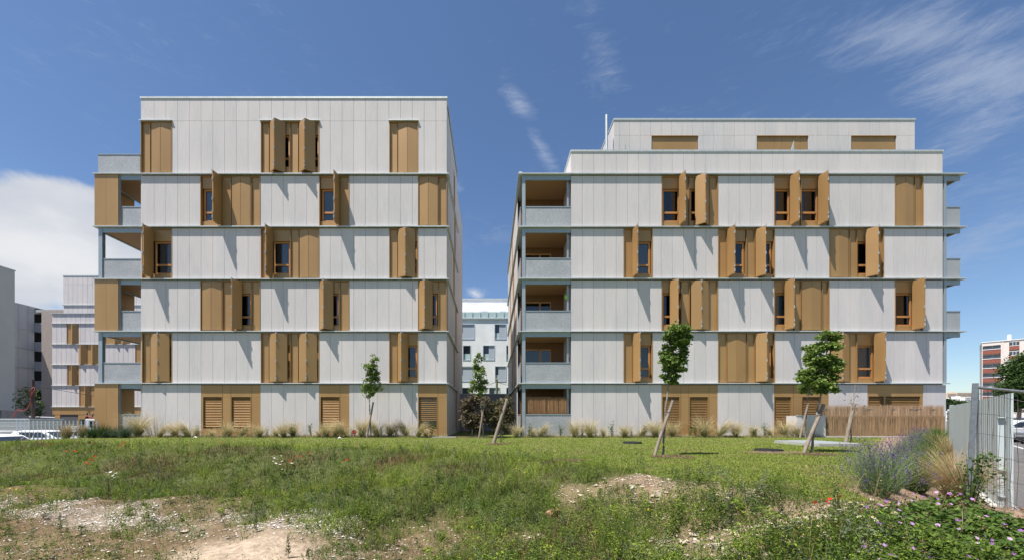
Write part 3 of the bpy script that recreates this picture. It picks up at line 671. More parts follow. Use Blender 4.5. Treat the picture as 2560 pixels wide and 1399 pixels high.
# east balconies
ex0, ex1 = FX(2366), FX(2402)
for fl in range(2, 6):
    z = RZ[fl]
    m_ = MB(); m_.box(XR1 + .02, FX(2412), D + .30, D + 2.4, z - .024, z + .026); m_.build('balcony_floor', flash, br)
    m_ = MB(); m_.box(FX(2359), ex1, D + .03, D + .11, z - .30, z - .05); m_.box(ex1 - .1, ex1, D + .11, D + 2.3, z - .26, z - .05); m_.build('beam', galv, br)
    m_ = MB(); m_.box(XR1 + .02, ex1 - .1, D + .12, D + 2.3, z - .17, z - .11); m_.build('ceiling', woodc, br)
    if fl > 2: mesh_rail(br, ex0, ex1, D + .03, RZ[fl - 1] + .05, RZ[fl - 1] + 1.08, ex1, 2.2)
m_ = MB()
for zb_, zt_ in zip([RZ[1]] + [RZ[i] + .03 for i in (2, 3, 4)], [RZ[i] - .03 for i in (2, 3, 4, 5)]):
    m_.box(FX(2360.5), FX(2360.5) + .13, D, D + .02, zb_, zt_); m_.box(FX(2362), FX(2362) + .03, D + .02, D + .14, zb_, zt_)
m_.build('post', galv, br)
# reed screen on the ground-floor balcony
def reeds(name, pts_fn, n, h0, h1, parent=None, wd=.012, c=(.46, .25, .10)):
    t = np.linspace(0, 1, n) + rng.normal(0, .3 / n, n); P = pts_fn(t)
    base = np.stack([P[0], P[1], P[2]], 1); Lh = P[3] + rng.normal(0, .02, n)
    az = rng.uniform(0, 2 * np.pi, n)
    col = np.array(c)[None] * rng.uniform(.55, 1.35, (n, 1)) * np.array([1, rng.uniform(.97, 1.03), 1])
    V, T, cc_ = strands(base, Lh, np.full(n, wd), az, np.abs(rng.normal(0, .012, n)), rng.normal(0, .02, n), 2, col, col * 1.02, taper=.1)
    return arrmesh(name, V, T, cc_, reed, parent)
rs = reeds('reed_screen', lambda t: (FX(1313) + (XR0 - .2 - FX(1313)) * t, np.full(t.shape, D + .11) + .004 * np.sin(t * 40), np.full(t.shape, 1.14), np.full(t.shape, FZ(991) - 1.14)), 3400, 0, 0, c=(.50, .30, .15))
tag(rs, 'orange reed matting filling the ground-floor corner balcony above its steel railing', 'reed screen', 'reed screens')

# wall between the two blocks
m_ = MB(); m_.box(XL1, XRL + .05, 30.5, 30.7, -.2, 2.83); gw = m_.build('garden_wall', render_g, None)
empty_w = tag(gw, 'low dark grey wall closing the gap between the two blocks', 'wall')
m_ = MB(); m_.box(XL1, XRL, 30.46, 30.74, 2.83, 2.88); o = m_.build('coping', flash, None); o.parent = gw

# things kept on the balconies
tb = empty('round_table', (FX(334, D + .9), D + .9, LZ[1] + .03), 'small round orange-topped table on the second-level west balcony of the left block', 'table')
lc = Vector(tb.location); m_ = MB(); m_.cyl(lc + Vector((0, 0, 1.02)), (0, 0, 1), .36, .03, 24); m_.build('table_top', timber, tb)
for a in (0, 2.1, 4.2):
    m_ = MB(); m_.tube([lc + Vector((.28 * math.cos(a), .28 * math.sin(a), 0)), lc + Vector((.1 * math.cos(a), .1 * math.sin(a), 1.0))], .016, 6); m_.build('leg', darkm, tb)
def chair(x, y, z, m, lb, rz=0):
    e = empty('balcony_chair', (x, y, z), lb, 'chair', 'chairs on the balconies'); O = Vector((x, y, z))
    m_ = MB(); m_.box(x - .22, x + .22, y - .22, y + .22, z + .43, z + .46); m_.build('seat', m, e)
    m_ = MB(); m_.box(x - .22, x + .22, y + .2, y + .23, z + .6, z + 1.18); m_.build('backrest', m, e)
    for sx in (-.2, .2):
        m_ = MB(); m_.tube([(x + sx, y - .2, z), (x + sx, y - .2, z + .43)], .014, 6); m_.build('leg', darkm, e)
        m_ = MB(); m_.tube([(x + sx, y + .21, z), (x + sx, y + .215, z + .65)], .014, 6); m_.build('leg', darkm, e)
    e.rotation_euler = (0, 0, rz)
chair(FX(1395, D + 1.4), D + 1.4, RZ[1] + .03, darkm, 'dark chair on the corner balcony above the reed matting', .4)
chair(FX(1335, D + 1.2), D + 1.2, RZ[2] + .03, render_w, 'white chair on the corner balcony with the lime green pot', -.5)
chair(FX(318, D + .8), D + .8, LZ[4] + .03, render_w, 'white chair behind the bronze screen on the top west balcony of the left block', .2)
m_ = MB(); xx = FX(1321, D + .7); m_.box(xx - .2, xx + .22, D + .5, D + .9, RZ[3] + .03, RZ[3] + 1.22); m_.box(xx - .22, xx + .24, D + .48, D + .92, RZ[3] + 1.22, RZ[3] + 1.26)
o = m_.build('storage_box', render_w, None); tag(o, 'white storage cabinet at the left of the corner balcony one level above the lime pot', 'cabinet')
# hanging lime pot
lp = empty('hanging_pot', (FX(1416.5, D + .3), D + .3, FZ(748, D + .3)), 'bright lime green flowerpot hanging in the third-floor corner balcony', 'flowerpot')
m_ = MB(); c0 = Vector(lp.location)
m_.tube([c0 + Vector((0, 0, 0)), c0 + Vector((0, 0, .02)), c0 + Vector((0, 0, .12)), c0 + Vector((0, 0, .2))], [.05, .085, .115, .105], 14); m_.build('pot', limep, lp)
m_ = MB()
for a in (-.1, .1): m_.tube([c0 + Vector((a, 0, .2)), c0 + Vector((0, 0, .55))], .006, 5)
m_.tube([c0 + Vector((0, 0, .55)), Vector((c0.x, c0.y, RZ[3] - .18))], .006, 5); m_.build('hanger', limep, lp)

# terrace enclosure with reed fence in front of the right block
m_ = MB(); yt = 20.45; m_.box(FX(1993, yt), FX(2064, yt), yt, yt + .05, .0, FZ(1038, yt), 1); m_.box(FX(1993, yt), FX(1993, yt) + .05, yt + .05, D - .05, .0, FZ(1038, yt))
tw = m_.build('terrace_panel', clad, None); tag(tw, 'low pale grey panel enclosing the terrace beside the reed fence', 'panel')
m_ = MB(); m_.box(FX(1992, yt), FX(2064, yt), yt - .02, yt + .07, FZ(1038, yt), FZ(1038, yt) + .04); o = m_.build('top_rail', flash, None); o.parent = tw
m_ = MB(); m_.box(FX(2064, yt), FX(2365, yt), yt - .2, D - .05, -.3, .06); ts = m_.build('terrace_slab', concrete, None); tag(ts, 'flat concrete terrace edge under the long reed fence', 'terrace slab')
def rf(t):
    x = FX(2064, yt) + (FX(2362, yt) - FX(2064, yt)) * t
    y = yt + .05 + .03 * np.sin(t * 35 + 1.2 * np.sin(t * 21)) + .006 * np.sin(t * 131)
    return x, y, np.full(t.shape, .06), np.full(t.shape, FZ(1037, yt) - .06)
rfe = reeds('reed_fence', rf, 10500, 0, 0, wd=.018, c=(.40, .265, .155)); ORG[rfe] = Vector((0, 0, 0))
tag(rfe, 'long brown reed fence in front of the ground floor of the right block', 'reed fence', 'reed screens')
def rf2(t): 
    x, y, z, h = rf(t); return x, y + .04, z + .9, np.full(t.shape, FZ(1010, yt) - .96)
o = reeds('upper_reeds', rf2, 3000, 0, 0, rfe, wd=.012, c=(.46, .32, .20))
m_ = MB()
for zz in (.25, .7, 1.1, 1.45): m_.box(FX(2064, yt), FX(2362, yt), yt + .10, yt + .115, zz, zz + .012)
for k in range(9):
    xx = FX(2066 + 36.5 * k, yt); m_.box(xx, xx + .03, yt + .12, yt + .15, .06, 1.55)
m_.build('support_frame', galv, rfe)

# ============================================================= BACKGROUND BUILDINGS (left)
far_dark = mat('far_window_dark', (.05, .06, .075), .15, spec=.8)
YB = 53.7; BX = lambda p: FX(p, YB); BZ = lambda p: FZ(p, YB)
bb = empty('apartment_building', (BX(240), YB, -.6), 'distant pale panelled block with bronze shutters seen behind the left block', 'apartment building', 'far buildings on the left')
m_ = MB(); m_.box(BX(130) + .05, BX(420), YB + .08, YB + 14, -1.3, BZ(783)); m_.build('structure_core', backm, bb)
rows = [(783, 808, []), (808, 860, [(167, 197, [(167, 176), (177, 195, 1)]), (262, 325, [(262, 280), (284, 300, 1), (302, 323, 1)])]),
        (860, 911, [(197, 246, [(197, 217, 1), (219, 226), (227, 246, 1)]), (338, 360, [(338, 352), (353, 360)])]),
        (911, 963, [(168, 198, [(168, 176), (177, 193, 1)])]), (963, 1016, [(198, 238, [(199, 208), (210, 226, 1), (228, 237)])])]
bj = [130 + 11.9 * k for k in range(26)]
wl = MB()
for a, b, gs in rows:
    cur = 130
    for g0, g1, parts_ in gs:
        panels(wl, 'x', YB, BX(cur), BX(g0), BZ(b) + .03, BZ(a) - .03, [BX(j) for j in bj], gap=.03, jit=.04)
        g = MB(); g.box(BX(g0), BX(g1), YB + .06, YB + .1, BZ(b) + .03, BZ(a) - .03)
        for p in parts_:
            if len(p) > 2:
                mx = (BX(p[0]) + BX(p[1])) / 2; u = Vector((mx - BX(p[0]), -.32)); L_ = u.length; u.normalize()
                g.obox((BX(p[0]), YB + .02), u, (-u[1], u[0]), L_, .03, BZ(b) + .06, BZ(a) - .06); u2 = Vector((BX(p[1]) - mx, .32)).normalized(); g.obox((mx, YB - .3), u2, (-u2[1], u2[0]), L_, .03, BZ(b) + .06, BZ(a) - .06)
        g.box(BX(g0), BX(g0) + .04, YB, YB + .1, BZ(b) + .03, BZ(a) - .03); g.box(BX(g1) - .04, BX(g1), YB, YB + .1, BZ(b) + .03, BZ(a) - .03)
        g.build('window_bay', bronze, bb); cur = g1
    panels(wl, 'x', YB, BX(cur), BX(420), BZ(b) + .03, BZ(a) - .03, [BX(j) for j in bj], gap=.03, jit=.04)
wl.build('wall', clad, bb)
m_ = MB()
for y_ in (783, 808, 860, 911, 963, 1016): m_.box(BX(129) , BX(420), YB - .12, YB + .05, BZ(y_) - .03, BZ(y_) + .04)
m_.build('floor_band', flash, bb)
m_ = MB(); m_.box(BX(131), BX(420), YB, YB + .05, BZ(1035), BZ(1016) - .03); m_.box(BX(136), BX(150), YB + .02, YB + .06, -1.3, BZ(1035)); m_.box(BX(195), BX(420), YB + .02, YB + .06, -1.3, BZ(1035)); m_.build('ground_floor_wall', bronze, bb)
Y2 = YB + 1.4; m_ = MB(); panels(m_, 'x', Y2, FX(158, Y2), FX(420, Y2), FZ(711, Y2) + .02, FZ(690, Y2), [FX(158 + 12.2 * k, Y2) for k in range(1, 22)], gap=.03); panels(m_, 'x', Y2, FX(158, Y2), FX(420, Y2), FZ(762, Y2) + .05, FZ(711, Y2), [FX(158 + 12.2 * k, Y2) for k in range(1, 22)], gap=.03); panels(m_, 'x', Y2, FX(159, Y2), FX(420, Y2), FZ(790, Y2), FZ(762, Y2) - .05, [FX(158 + 12.2 * k, Y2) for k in range(1, 22)], gap=.03)
m_.build('top_storey', clad, bb)
m_ = MB(); m_.box(FX(158, Y2) - .1, FX(420, Y2), Y2 - .1, Y2 + .06, FZ(762, Y2) - .05, FZ(762, Y2) + .05); m_.box(FX(158, Y2) - .05, FX(420, Y2), Y2 - .05, Y2 + 12, FZ(690, Y2), FZ(688, Y2)); m_.box(FX(158, Y2) + .05, FX(420, Y2), Y2 + .06, Y2 + 12, FZ(790, Y2), FZ(690, Y2) ); m_.build('coping', flash, bb)

bs = empty('apartment_building', (BX(110), 58.7, -.6), 'long grey side elevation with a column of recessed balconies beside the timber slat screen', 'apartment building', 'far buildings on the left')
XS = -67.6; yA, yB_ = XS * F / (37 - VX), XS * F / (86 - VX)
zs = [CZ + (VY - p) * yA / F for p in (1010, 965, 915, 866, 818, 757)]
m_ = MB(); lv2 = [-.8] + zs
for a, b in zip(lv2[:-1], lv2[1:]): panels(m_, 'y', XS, yA - 8, yB_, a + .04, b - .04, [yA - 8 + 1.2 * k for k in range(1, 10)], gap=.04, jit=.04)
m_.build('side_wall', clad, bs)
m_ = MB(); m_.box(XS - 12, XS - .05, yA - 8, yB_, -1.3, zs[-1] - .05); m_.build('structure_core', backm, bs)
m_ = MB()
for z_ in zs: m_.box(XS - .03, XS + .08, yA - 8, yB_ + .1, z_ - .04, z_ + .04)
m_.box(XS - 12, XS + .08, yA - 8, yB_ + 5, zs[-1] + .04, zs[-1] + .1); m_.build('floor_band', flash, bs)
ys_ = yB_; m_ = MB(); m_.box(FX(76, ys_ + 2), FX(122, ys_ + 2), ys_ + 2, ys_ + 2.1, -1.3, FZ(775, ys_)); m_.build('recess_wall', backm, bs)
for p in (806, 854, 903, 951, 999):
    r_ = MB(); r_.box(XS, FX(103, ys_), ys_, ys_ + .05, FZ(p + 23, ys_), FZ(p, ys_)); r_.box(XS, FX(103, ys_), ys_ + .05, ys_ + 1.9, FZ(p + 23, ys_), FZ(p + 20, ys_)); r_.build('balcony', perf, bs)
    g = MB(); g.box(FX(90, ys_), FX(100, ys_), ys_ + 1.9, ys_ + 1.95, FZ(p, ys_), FZ(p - 16, ys_)); g.build('window', far_dark, bs)
m_ = MB(); m_.box(XS, FX(104, ys_), ys_ - .05, ys_ + 2, FZ(780, ys_), FZ(774, ys_)); m_.build('roof', flash, bs)

sl = empty('slat_screen', (BX(130), 58.0, -.6), 'tall screen of vertical pale timber slats between the far left blocks', 'screen')
m_ = MB(); y_ = 57.5
for k in range(30):
    xx = FX(104 + 2.0 * k, y_); m_.box(xx, xx + .06, y_, y_ + .1, FZ(1052, y_), FZ(773, y_), random.uniform(.9, 1.05))
m_.build('slats', slatm, sl)
m_ = MB(); m_.box(FX(104, y_), FX(164, y_), y_ + .12, y_ + .2, -1.3, FZ(774, y_)); m_.build('backing', mat('slat_backing', (.34, .30, .28), .9), sl)

YW = 38.0; xw = (37 - VX) * YW / F
eb = empty('apartment_building', (xw, YW, -.8), 'plain light grey gable wall cut by the left edge of the picture', 'apartment building', 'far buildings on the left')
m_ = MB(); m_.box(xw - 12, xw, YW - 9, YW, FZ(1025, YW), FZ(678, YW)); m_.build('wall', render_t, eb)
m_ = MB(); m_.box(xw - 12, xw + .05, YW - 9, YW + .05, FZ(678, YW), FZ(678, YW) + .1); m_.build('coping', flash, eb)
m_ = MB(); m_.box(xw - 12, xw - .9, YW - 8.9, YW - .3, -1.3, FZ(1025, YW)); m_.build('ground_floor_wall', render_g, eb)

# central white building
YC = 52.8; CX = lambda p: FX(p, YC); CZf = lambda p: FZ(p, YC)
cb = empty('apartment_building', (CX(1215), YC, 0), 'bright white rendered building in the gap between the two blocks', 'apartment building')
m_ = MB(); m_.box(CX(1080), CX(1350), YC + .35, YC + 12, 0, CZf(783)); m_.box(CX(1080), CX(1350), YC + 2.6, YC + 12, CZf(783), CZf(733)); m_.build('rear_wall', render_w, cb)
wins = [(1118, 1187, 809, 848, 1157), (1236, 1266, 809, 848, 1248), (1157, 1177, 862, 900, 1179), (1207, 1237, 862, 900, 1222), (1265, 1295, 862, 900, 1280), (1118, 1187, 915, 953, 1157), (1237, 1266, 914, 953, 1246), (1150, 1176, 967, 1005, 1176), (1222, 1250, 967, 1005, 1236), (1265, 1290, 967, 1005, 1290)]
ys = sorted({783} | {v for w in wins for v in (w[2], w[3])} | {1046}); m_ = MB()
def rowwall(m_, y0_, a, b, ws, x0, x1, Y):
    cur = x0
    for w in sorted(ws): m_.box(FX(cur, Y), FX(w[0], Y), Y, Y + .35, FZ(b, Y), FZ(a, Y)); cur = w[1]
    m_.box(FX(cur, Y), FX(x1, Y), Y, Y + .35, FZ(b, Y), FZ(a, Y))
bands = [(783, 809), (809, 848), (848, 862), (862, 900), (900, 914.5), (914.5, 953), (953, 967), (967, 1005), (1005, 1096)]
for a, b in bands:
    ws = [w for w in wins if abs(w[2] - a) < 1.1 and abs(w[3] - b) < 1.1]
    rowwall(m_, 0, a, b, ws, 1080, 1350, YC)
m_.build('wall', render_w, cb)
blueg = mat('shutter_grey_blue', (.42, .46, .52), .5)
for w in wins:
    f = MB(); a, b, t, s_ = CX(w[0]), CX(w[1]), CZf(w[2]), CZf(w[3])
    f.box(a, a + .08, YC - .04, YC + .1, s_, t); f.box(b - .08, b, YC - .04, YC + .1, s_, t); f.box(a + .08, b - .08, YC - .04, YC + .1, t - .08, t); f.box(a + .08, b - .08, YC - .04, YC + .1, s_, s_ + .08)
    fo = f.build('window', blueg, cb)
    g = MB(); g.box(a + .08, b - .08, YC + .25, YC + .3, s_ + .08, t - .08); g.build('pane', far_dark, fo)
    if CX(w[4]) < b - .1:
        g = MB(); g.box(CX(w[4]), b - .08, YC + .05, YC + .1, s_ + .08, t - .08); g.build('sliding_shutter', blueg, fo)
    g = MB(); g.box(a + .08, min(CX(w[4]), b - .08), YC + .14, YC + .16, s_ + .08, s_ + .9); g.build('glass_guard', frosted, fo)
for p0, p1 in ((1203, 1219), (1251, 1267)):
    g = MB(); g.box(CX(p0), CX(p1), YC + 2.5, YC + 2.58, CZf(790), CZf(764)); g.build('window', blueg, cb)
m_ = MB(); m_.box(CX(1078), CX(1352), YC - .15, YC + .1, CZf(797), CZf(794)); m_.box(CX(1078), CX(1352), YC + 2.5, YC + 2.7, CZf(733), CZf(731)); 
for k in range(14): xx = CX(1082 + 19.6 * k); m_.box(xx, xx + .08, YC - .1, YC - .04, CZf(795), CZf(779))
m_.build('coping', flash, cb)
m_ = MB(); m_.box(CX(1080), CX(1350), YC - .02, YC + .02, CZf(794), CZf(779)); m_.build('balustrade', frosted, cb)
m_ = MB(); m_.box(CX(1078), CX(1352), YC - .06, YC + .06, CZf(794) - .0 + .0, CZf(794) + .05); m_.build('rail', flash, cb)
# ============================================================= RIGHT BACKGROUND
def G(px, py, zmax=60):
    """where the ray through a photo point meets the terrain"""
    ax, az = (px - VX) / F, (VY - py) / F
    zz = np.linspace(2, zmax, 3000); hh = H(ax * zz, zz); r = CZ + az * zz
    k = np.argmax(r <= hh); z = zz[k]
    return float(ax * z), float(z), float(hh[k])
rb = empty('apartment_building', (144.9, 117, -.6), 'white apartment block with red brick bands between its window rows, beyond the street', 'apartment building')
u = (.66, -.751); w = (.751, .66); X0, Z0 = 144.9, 117.0
def T_(px): p = px - VX; return (p * Z0 - F * X0) / (F * .66 + p * .751)
def rz_(py): return FZ(py, 116)
def ro(m_, p0, p1, d0, d1, z0, z1): 
    a, b = T_(p0), T_(p1); m_.obox((X0 + u[0] * a + w[0] * d0, Z0 + u[1] * a + w[1] * d0), u, w, b - a, d1 - d0, z0, z1)
m_ = MB(); ro(m_, 2454.7, 2600, .5, 10, -1, rz_(854.5)); ro(m_, 2454.7, 2456.5, -.1, .5, -1, rz_(854.5)); ro(m_, 2502, 2523, 0, .5, -1, rz_(854.5)); ro(m_, 2548.5, 2600, 0, .5, -1, rz_(854.5)); ro(m_, 2456.5, 2502, -.05, .5, rz_(863), rz_(854.5)); ro(m_, 2523, 2548.5, 0, .5, rz_(857), rz_(854.5))
ro(m_, 2506, 2508, -.2, 0, -1, rz_(856)); m_.build('wall', pinkr, rb)
m_ = MB(); ro(m_, 2453.5, 2601, -.2, 10, rz_(854.5), rz_(853)); ro(m_, 2523, 2532, 4, 6, rz_(853), rz_(836)); m_.build('roof', render_w, rb)
for k in range(7):
    y_ = 864 + 23.3 * k
    m_ = MB(); ro(m_, 2456.5, 2502, -.12, .3, rz_(y_ + 20), rz_(y_ + 9.5)); ro(m_, 2523, 2548.5, -.1, .4, rz_(y_ + 14), rz_(y_ + 4.5)); m_.build('brick_band', brick, rb)
    m_ = MB(); ro(m_, 2456.5, 2502, -.2, .2, rz_(y_ + 9.5), rz_(y_ + 8.3)); m_.build('sill', render_w, rb)
    for a, b in ((2459, 2470), (2471, 2480), (2483, 2492), (2493, 2501)):
        m_ = MB(); ro(m_, a, b, .2, .25, rz_(y_ + 8), rz_(y_)); m_.build('window', MATS['far_window_dark'], rb)
    m_ = MB(); ro(m_, 2525, 2547, -.02, .3, rz_(y_ + 4), rz_(y_ - 5)); m_.build('window', MATS['far_window_dark'], rb)
    m_ = MB(); ro(m_, 2524, 2548, -.1, -.03, rz_(y_ + 4.5), rz_(y_ + 3.6)); ro(m_, 2524, 2548, -.1, -.03, rz_(y_ - 5), rz_(y_ - 6)); ro(m_, 2531.5, 2532.5, -.1, -.03, rz_(y_ + 3.6), rz_(y_ - 5)); ro(m_, 2539.5, 2540.5, -.1, -.03, rz_(y_ + 3.6), rz_(y_ - 5)); m_.build('window_frame', render_w, rb)
creamm = mat('far_cream_render', (.62, .48, .36), .9); 
for i, (a, b, t, Z_) in enumerate(((2369, 2392, 982, 300), (2392, 2431, 980, 320), (2412, 2440, 991, 240))):
    fb = empty('apartment_building', (FX((a + b) / 2, Z_), Z_, 0), ('far cream apartment block just right of the right block', 'longer far cream apartment block on the skyline', 'low far pale building in front of the cream blocks')[i], 'apartment building', 'far buildings on the right')
    m_ = MB(); m_.box(FX(a, Z_), FX(b, Z_), Z_, Z_ + 20, -5, FZ(t, Z_)); m_.box(FX(a + 3, Z_), FX(a + 9, Z_), Z_ + 4, Z_ + 8, FZ(t, Z_), FZ(t - 2.5, Z_)); m_.build('wall', creamm if i < 2 else render_w, fb)
    for r_ in range(4):
        m_ = MB(); k = 0
        while a + 2 + k * 3.2 < b - 2:
            q = a + 2 + k * 3.2; m_.box(FX(q, Z_), FX(q + 1.7, Z_), Z_ - .1, Z_ + .1, FZ(t + 4.4 + r_ * 4.4, Z_), FZ(t + 2 + r_ * 4.4, Z_)); k += 1
        m_.build('window_row', MATS['far_window_dark'], fb)

# ============================================================= FENCES
fz1 = 1.38
mf = empty('metal_fence', (8.39, 6.4, -1.1), 'pale grey ribbed sheet metal fence on a concrete footing at the right', 'fence')
m_ = MB(); Lf = float(np.hypot(7.11, 7.0)); k = 0; s_ = 0; uu = (float(FU[0]), float(FU[1])); ww = (float(FW[0]), float(FW[1]))
while s_ < Lf:
    l = min(.245, Lf - s_); m_.obox((FN[0] + uu[0] * s_, FN[1] + uu[1] * s_), uu, ww, l - .004, .03, -.62, fz1, random.uniform(.97, 1.03)); 
    m_.obox((FN[0] + uu[0] * (s_ + .1) - ww[0] * .006, FN[1] + uu[1] * (s_ + .1) - ww[1] * .006), uu, ww, .045, .004, -.62, fz1); s_ += .245
m_.build('sheet_panel', fenceg, mf)
m_ = MB(); m_.obox((FN[0] - ww[0] * .1 - uu[0] * .02, FN[1] - ww[1] * .1 - uu[1] * .02), uu, ww, Lf, .3, -1.5, -.60); m_.build('footing', concrete, mf)
for s_ in (.35,):
    m_ = MB(); o_ = (FN[0] + uu[0] * s_ - ww[0] * .09, FN[1] + uu[1] * s_ - ww[1] * .09); m_.obox(o_, uu, ww, .045, .07, -.62, .98); m_.obox((o_[0] - uu[0] * .05, o_[1] - uu[1] * .05), uu, ww, .16, .08, .98, 1.0)
    for zz in (-.58, -.35, .1): m_.obox((o_[0] - uu[0] * .03, o_[1] - uu[1] * .03), uu, ww, .12, .084, zz, zz + .02)
    m_.build('post', fenceg, mf)
Fp = (15.5, 13.4); Fe = (22.9, 19.9); L2 = math.hypot(Fe[0] - Fp[0], Fe[1] - Fp[1]); u2 = ((Fe[0] - Fp[0]) / L2, (Fe[1] - Fp[1]) / L2); w2 = (u2[1], -u2[0])
gt = empty('metal_gate', (15.5, 13.4, 0), 'far sheet metal gate between the ribbed fence and the right block', 'gate')
m_ = MB(); m_.obox(Fp, u2, w2, L2, .04, .02, fz1 - .12); m_.build('sheet_panel', fenceg, gt)
m_ = MB(); m_.obox((Fp[0] - .05, Fp[1] - .05), u2, w2, .1, .1, -.2, fz1 + .05); m_.obox((Fe[0], Fe[1]), u2, w2, .1, .1, -.2, fz1); m_.build('post', galv, gt)
m_ = MB()
for zz in (.95, 1.12): m_.obox((Fp[0] - .1 - u2[0] * .1, Fp[1] - u2[1] * .1), u2, w2, .2, .05, zz, zz + .03)
m_.build('hinge', darkm, gt)
# temporary mesh fence
hf = empty('mesh_fence', (7.1, 5.86, -.55), 'leaning temporary wire mesh fence panel on a dark steel post, right foreground', 'fence')
P0 = Vector((7.2, 5.86, 0)); du = Vector((-.447, -.894, 0)); zt_ = lambda s: 1.43 - .133 * s; zb_ = lambda s: -.57 - .133 * s
hp = lambda s, f: P0 + du * s + Vector((0, 0, zb_(s) + (zt_(s) - zb_(s)) * f))
m_ = MB(); m_.tube([(7.055, 5.86, -.45), (7.165, 5.86, 1.49)], .042, 4, False); m_.build('post', heras, hf)
m_ = MB(); m_.tube([hp(0, 1), hp(3.4, 1)], .02, 10); m_.tube([hp(0.02, 0), hp(3.4, 0)], .02, 10); m_.tube([hp(3.4, 1), hp(3.4, 0)], .02, 10); m_.tube([hp(0, 1), hp(0, .02)], .012, 8); m_.build('tube_frame', heras, hf)
m_ = MB(); s_ = .09
while s_ < 3.35:
    pts = []; off = random.uniform(-.02, .02)
    for k in range(9): pts.append(hp(s_ + off * .5 + .018 * math.sin(k * 1.7 + s_ * 9) * (1 if 0 < k < 8 else 0), k / 8))
    m_.tube(pts, .0032, 4, cap=False); s_ += .118
for k in range(1, 8):
    m_.tube([hp(q * .34, k / 7.4 + .012 * math.sin(q * 1.3 + k)) for q in range(11)], .0032, 4, cap=False)
m_.build('wire_mesh', wirem, hf)
# slatted fence far left
sf = empty('slatted_fence', (-23, 21, -.5), 'low fence of upright twisted grey metal slats beside the left block', 'fence')
for k in range(21):
    px = 42.5 + 10.2 * k - .05 * k * k * .2
    if px > 247: break
    x = FX(px, 21); zt0 = .97 - 5 / (F / 21) ; b0 = float(H(x, 21.0)) - .05
    m_ = MB(); m_.box(x - .032, x + .028, 21, 21.012, .50, zt0)
    m_.add([(x - .032, 21, .50), (x + .028, 21, .50), (x - .0, 21.045, .22), (x + .03, 20.985, .22)], [(0, 2, 3, 1)])
    m_.add([(x - .0, 21.045, .22), (x + .03, 20.985, .22), (x + .03, 20.985, b0), (x - .0, 21.045, b0)], [(0, 2, 3, 1), (0, 1, 2, 3)][:1]); m_.box(x + .0, x + .03, 20.985, 21.03, b0, .22)
    m_.build('slat', galv, sf)
m_ = MB(); m_.box(FX(44, 21), FX(243, 21), 21.015, 21.03, .63, .645); m_.box(FX(44, 21), FX(243, 21), 21.05, 21.065, .05, .065); m_.build('rail', galv, sf)

